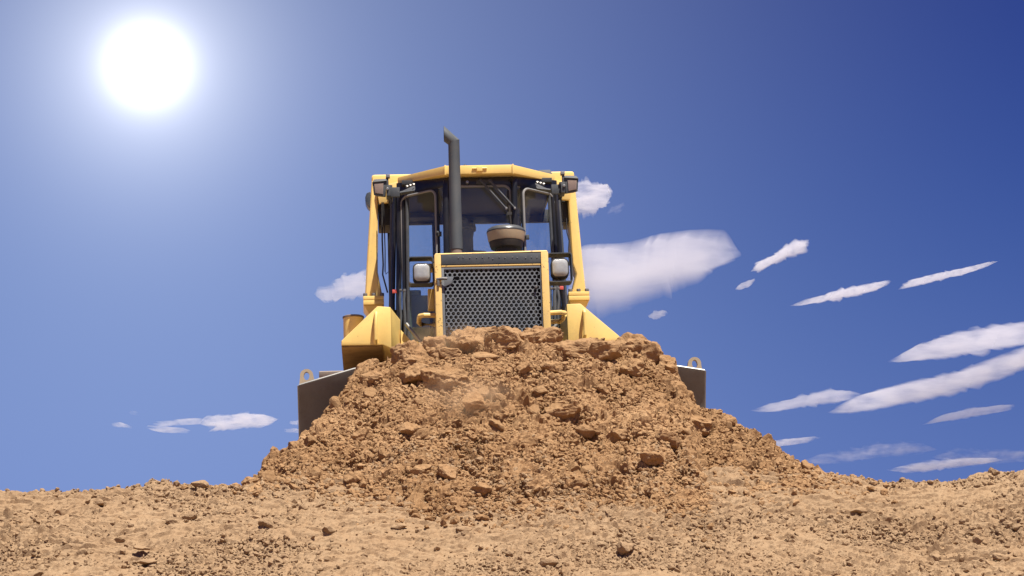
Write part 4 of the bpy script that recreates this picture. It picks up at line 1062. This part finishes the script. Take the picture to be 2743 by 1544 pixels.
for ci, (kind, th, label, poly) in enumerate(CLOUDS):
    P2 = np.array(poly); 
    # resample the outline densely and roughen it
    Q = np.concatenate([P2, P2[:1]]); sl_ = np.linalg.norm(np.diff(Q, axis=0), axis=1); cu = np.concatenate([[0], np.cumsum(sl_)])
    n_ = 96; tt = np.linspace(0, cu[-1], n_, endpoint=False); oc = np.stack([np.interp(tt, cu, Q[:, 0]), np.interp(tt, cu, Q[:, 1])], -1)
    oc = (np.roll(oc, 1, 0) + 2 * oc + np.roll(oc, -1, 0)) / 4
    c0 = oc.mean(0); wob = fbm(oc[:, 0] * .18 + ci * 7, oc[:, 1] * .30, 900 + ci, 3, .6)
    size = (oc.max(0) - oc.min(0)); oc = c0 + (oc - c0) * 1.06 + (oc - c0) / np.linalg.norm(oc - c0, axis=1, keepdims=True) * (wob * min(size[1] * .16, 3.0))[:, None]
    oc = oc + (c0 * 0)
    x0_, x1_ = oc[:, 0].min(), oc[:, 0].max(); L_ = x1_ - x0_; zt_ = []; bins = np.linspace(x0_, x1_, 25)
    half_ = n_ // 2
    def lim(x_, fn):
        k_ = np.abs(oc[:, 0] - x_) < L_ * .06
        return fn(oc[k_, 1]) if k_.any() else c0[1]
    up = .80 if kind == 'sheet' else .52
    sz = np.array([lim(b_, np.min) * (1 - up) + lim(b_, np.max) * up for b_ in bins]); sz = np.convolve(np.pad(sz, 2, 'edge'), np.ones(5) / 5, 'valid')
    spx = np.clip(oc[:, 0], x0_ + .14 * L_, x1_ - .14 * L_); sp = np.stack([spx, np.interp(spx, bins, sz)], -1)
    vs = []; K = 8
    for sgn in (-1, 1):
        for k in range(K):
            s_ = k / (K - 1) * .98 + .02 if sgn < 0 else (K - 2 - k) / (K - 1) * .98 + .02
            if sgn > 0 and k == K - 1: break
            dep = sgn * th * ((1 - s_ ** 1.4) ** 1.35) * 1.35
            for p, q in zip(oc, sp): vs.append((q[0] + (p[0] - q[0]) * s_ - c0[0], dep, q[1] + (p[1] - q[1]) * s_ - c0[1]))
    nr = len(vs) // n_; fs = []
    for r_ in range(nr - 1):
        for i in range(n_): fs.append((r_ * n_ + i, r_ * n_ + (i + 1) % n_, (r_ + 1) * n_ + (i + 1) % n_, (r_ + 1) * n_ + i))
    me = bpy.data.meshes.new('cloud')
    fs += [tuple(range(n_))[::-1], tuple(range((nr - 1) * n_, nr * n_))]
    me.from_pydata(vs, [], fs); me.materials.append(CM[kind])
    o = link('cloud', me); o.location = (c0[0], 1500 + 3 * ci, c0[1])
    tag(o, label, 'cloud', 'clouds in the blue sky')

# ------------------------------------------------------------------ dust hanging over the hollow where earth slides down the heap
dm = bpy.data.materials.new('dust'); dm.use_nodes = True; t = dm.node_tree; t.nodes.clear()
out = t.nodes.new('ShaderNodeOutputMaterial'); vv = t.nodes.new('ShaderNodeVolumePrincipled'); vv.inputs['Color'].default_value = (.88, .64, .40, 1)
tcd = t.nodes.new('ShaderNodeTexCoord'); ln = t.nodes.new('ShaderNodeVectorMath'); ln.operation = 'LENGTH'; t.links.new(tcd.outputs['Object'], ln.inputs[0])
fall = ramp(t, ln.outputs['Value'], .25, 1.0, 1.0, 0.0)
nz = ramp(t, noise(t, 2.6, 4, .6, stretch=(1.3, 1, .7)), .42, .68)
t.links.new(math_node(t, 'MULTIPLY', math_node(t, 'MULTIPLY', fall, nz), 4.5), vv.inputs['Density']); t.links.new(vv.outputs[0], out.inputs['Volume'])
for (c_, r_) in (((-.33, 16.02, 2.78), (.42, .22, .24)), ((-.45, 17.15, 3.45), (.45, .16, .17))):
    dme = bpy.data.meshes.new('dust'); dme.from_pydata([tuple(v) for v in ICO[3][0]], [], [tuple(int(q) for q in f_) for f_ in ICO[3][1]]); dme.materials.append(dm)
    o = link('dust', dme); o.location = c_; o.scale = r_
    tag(o, 'thin veil of tan dust drifting over the sliding earth', None, None, 'stuff')
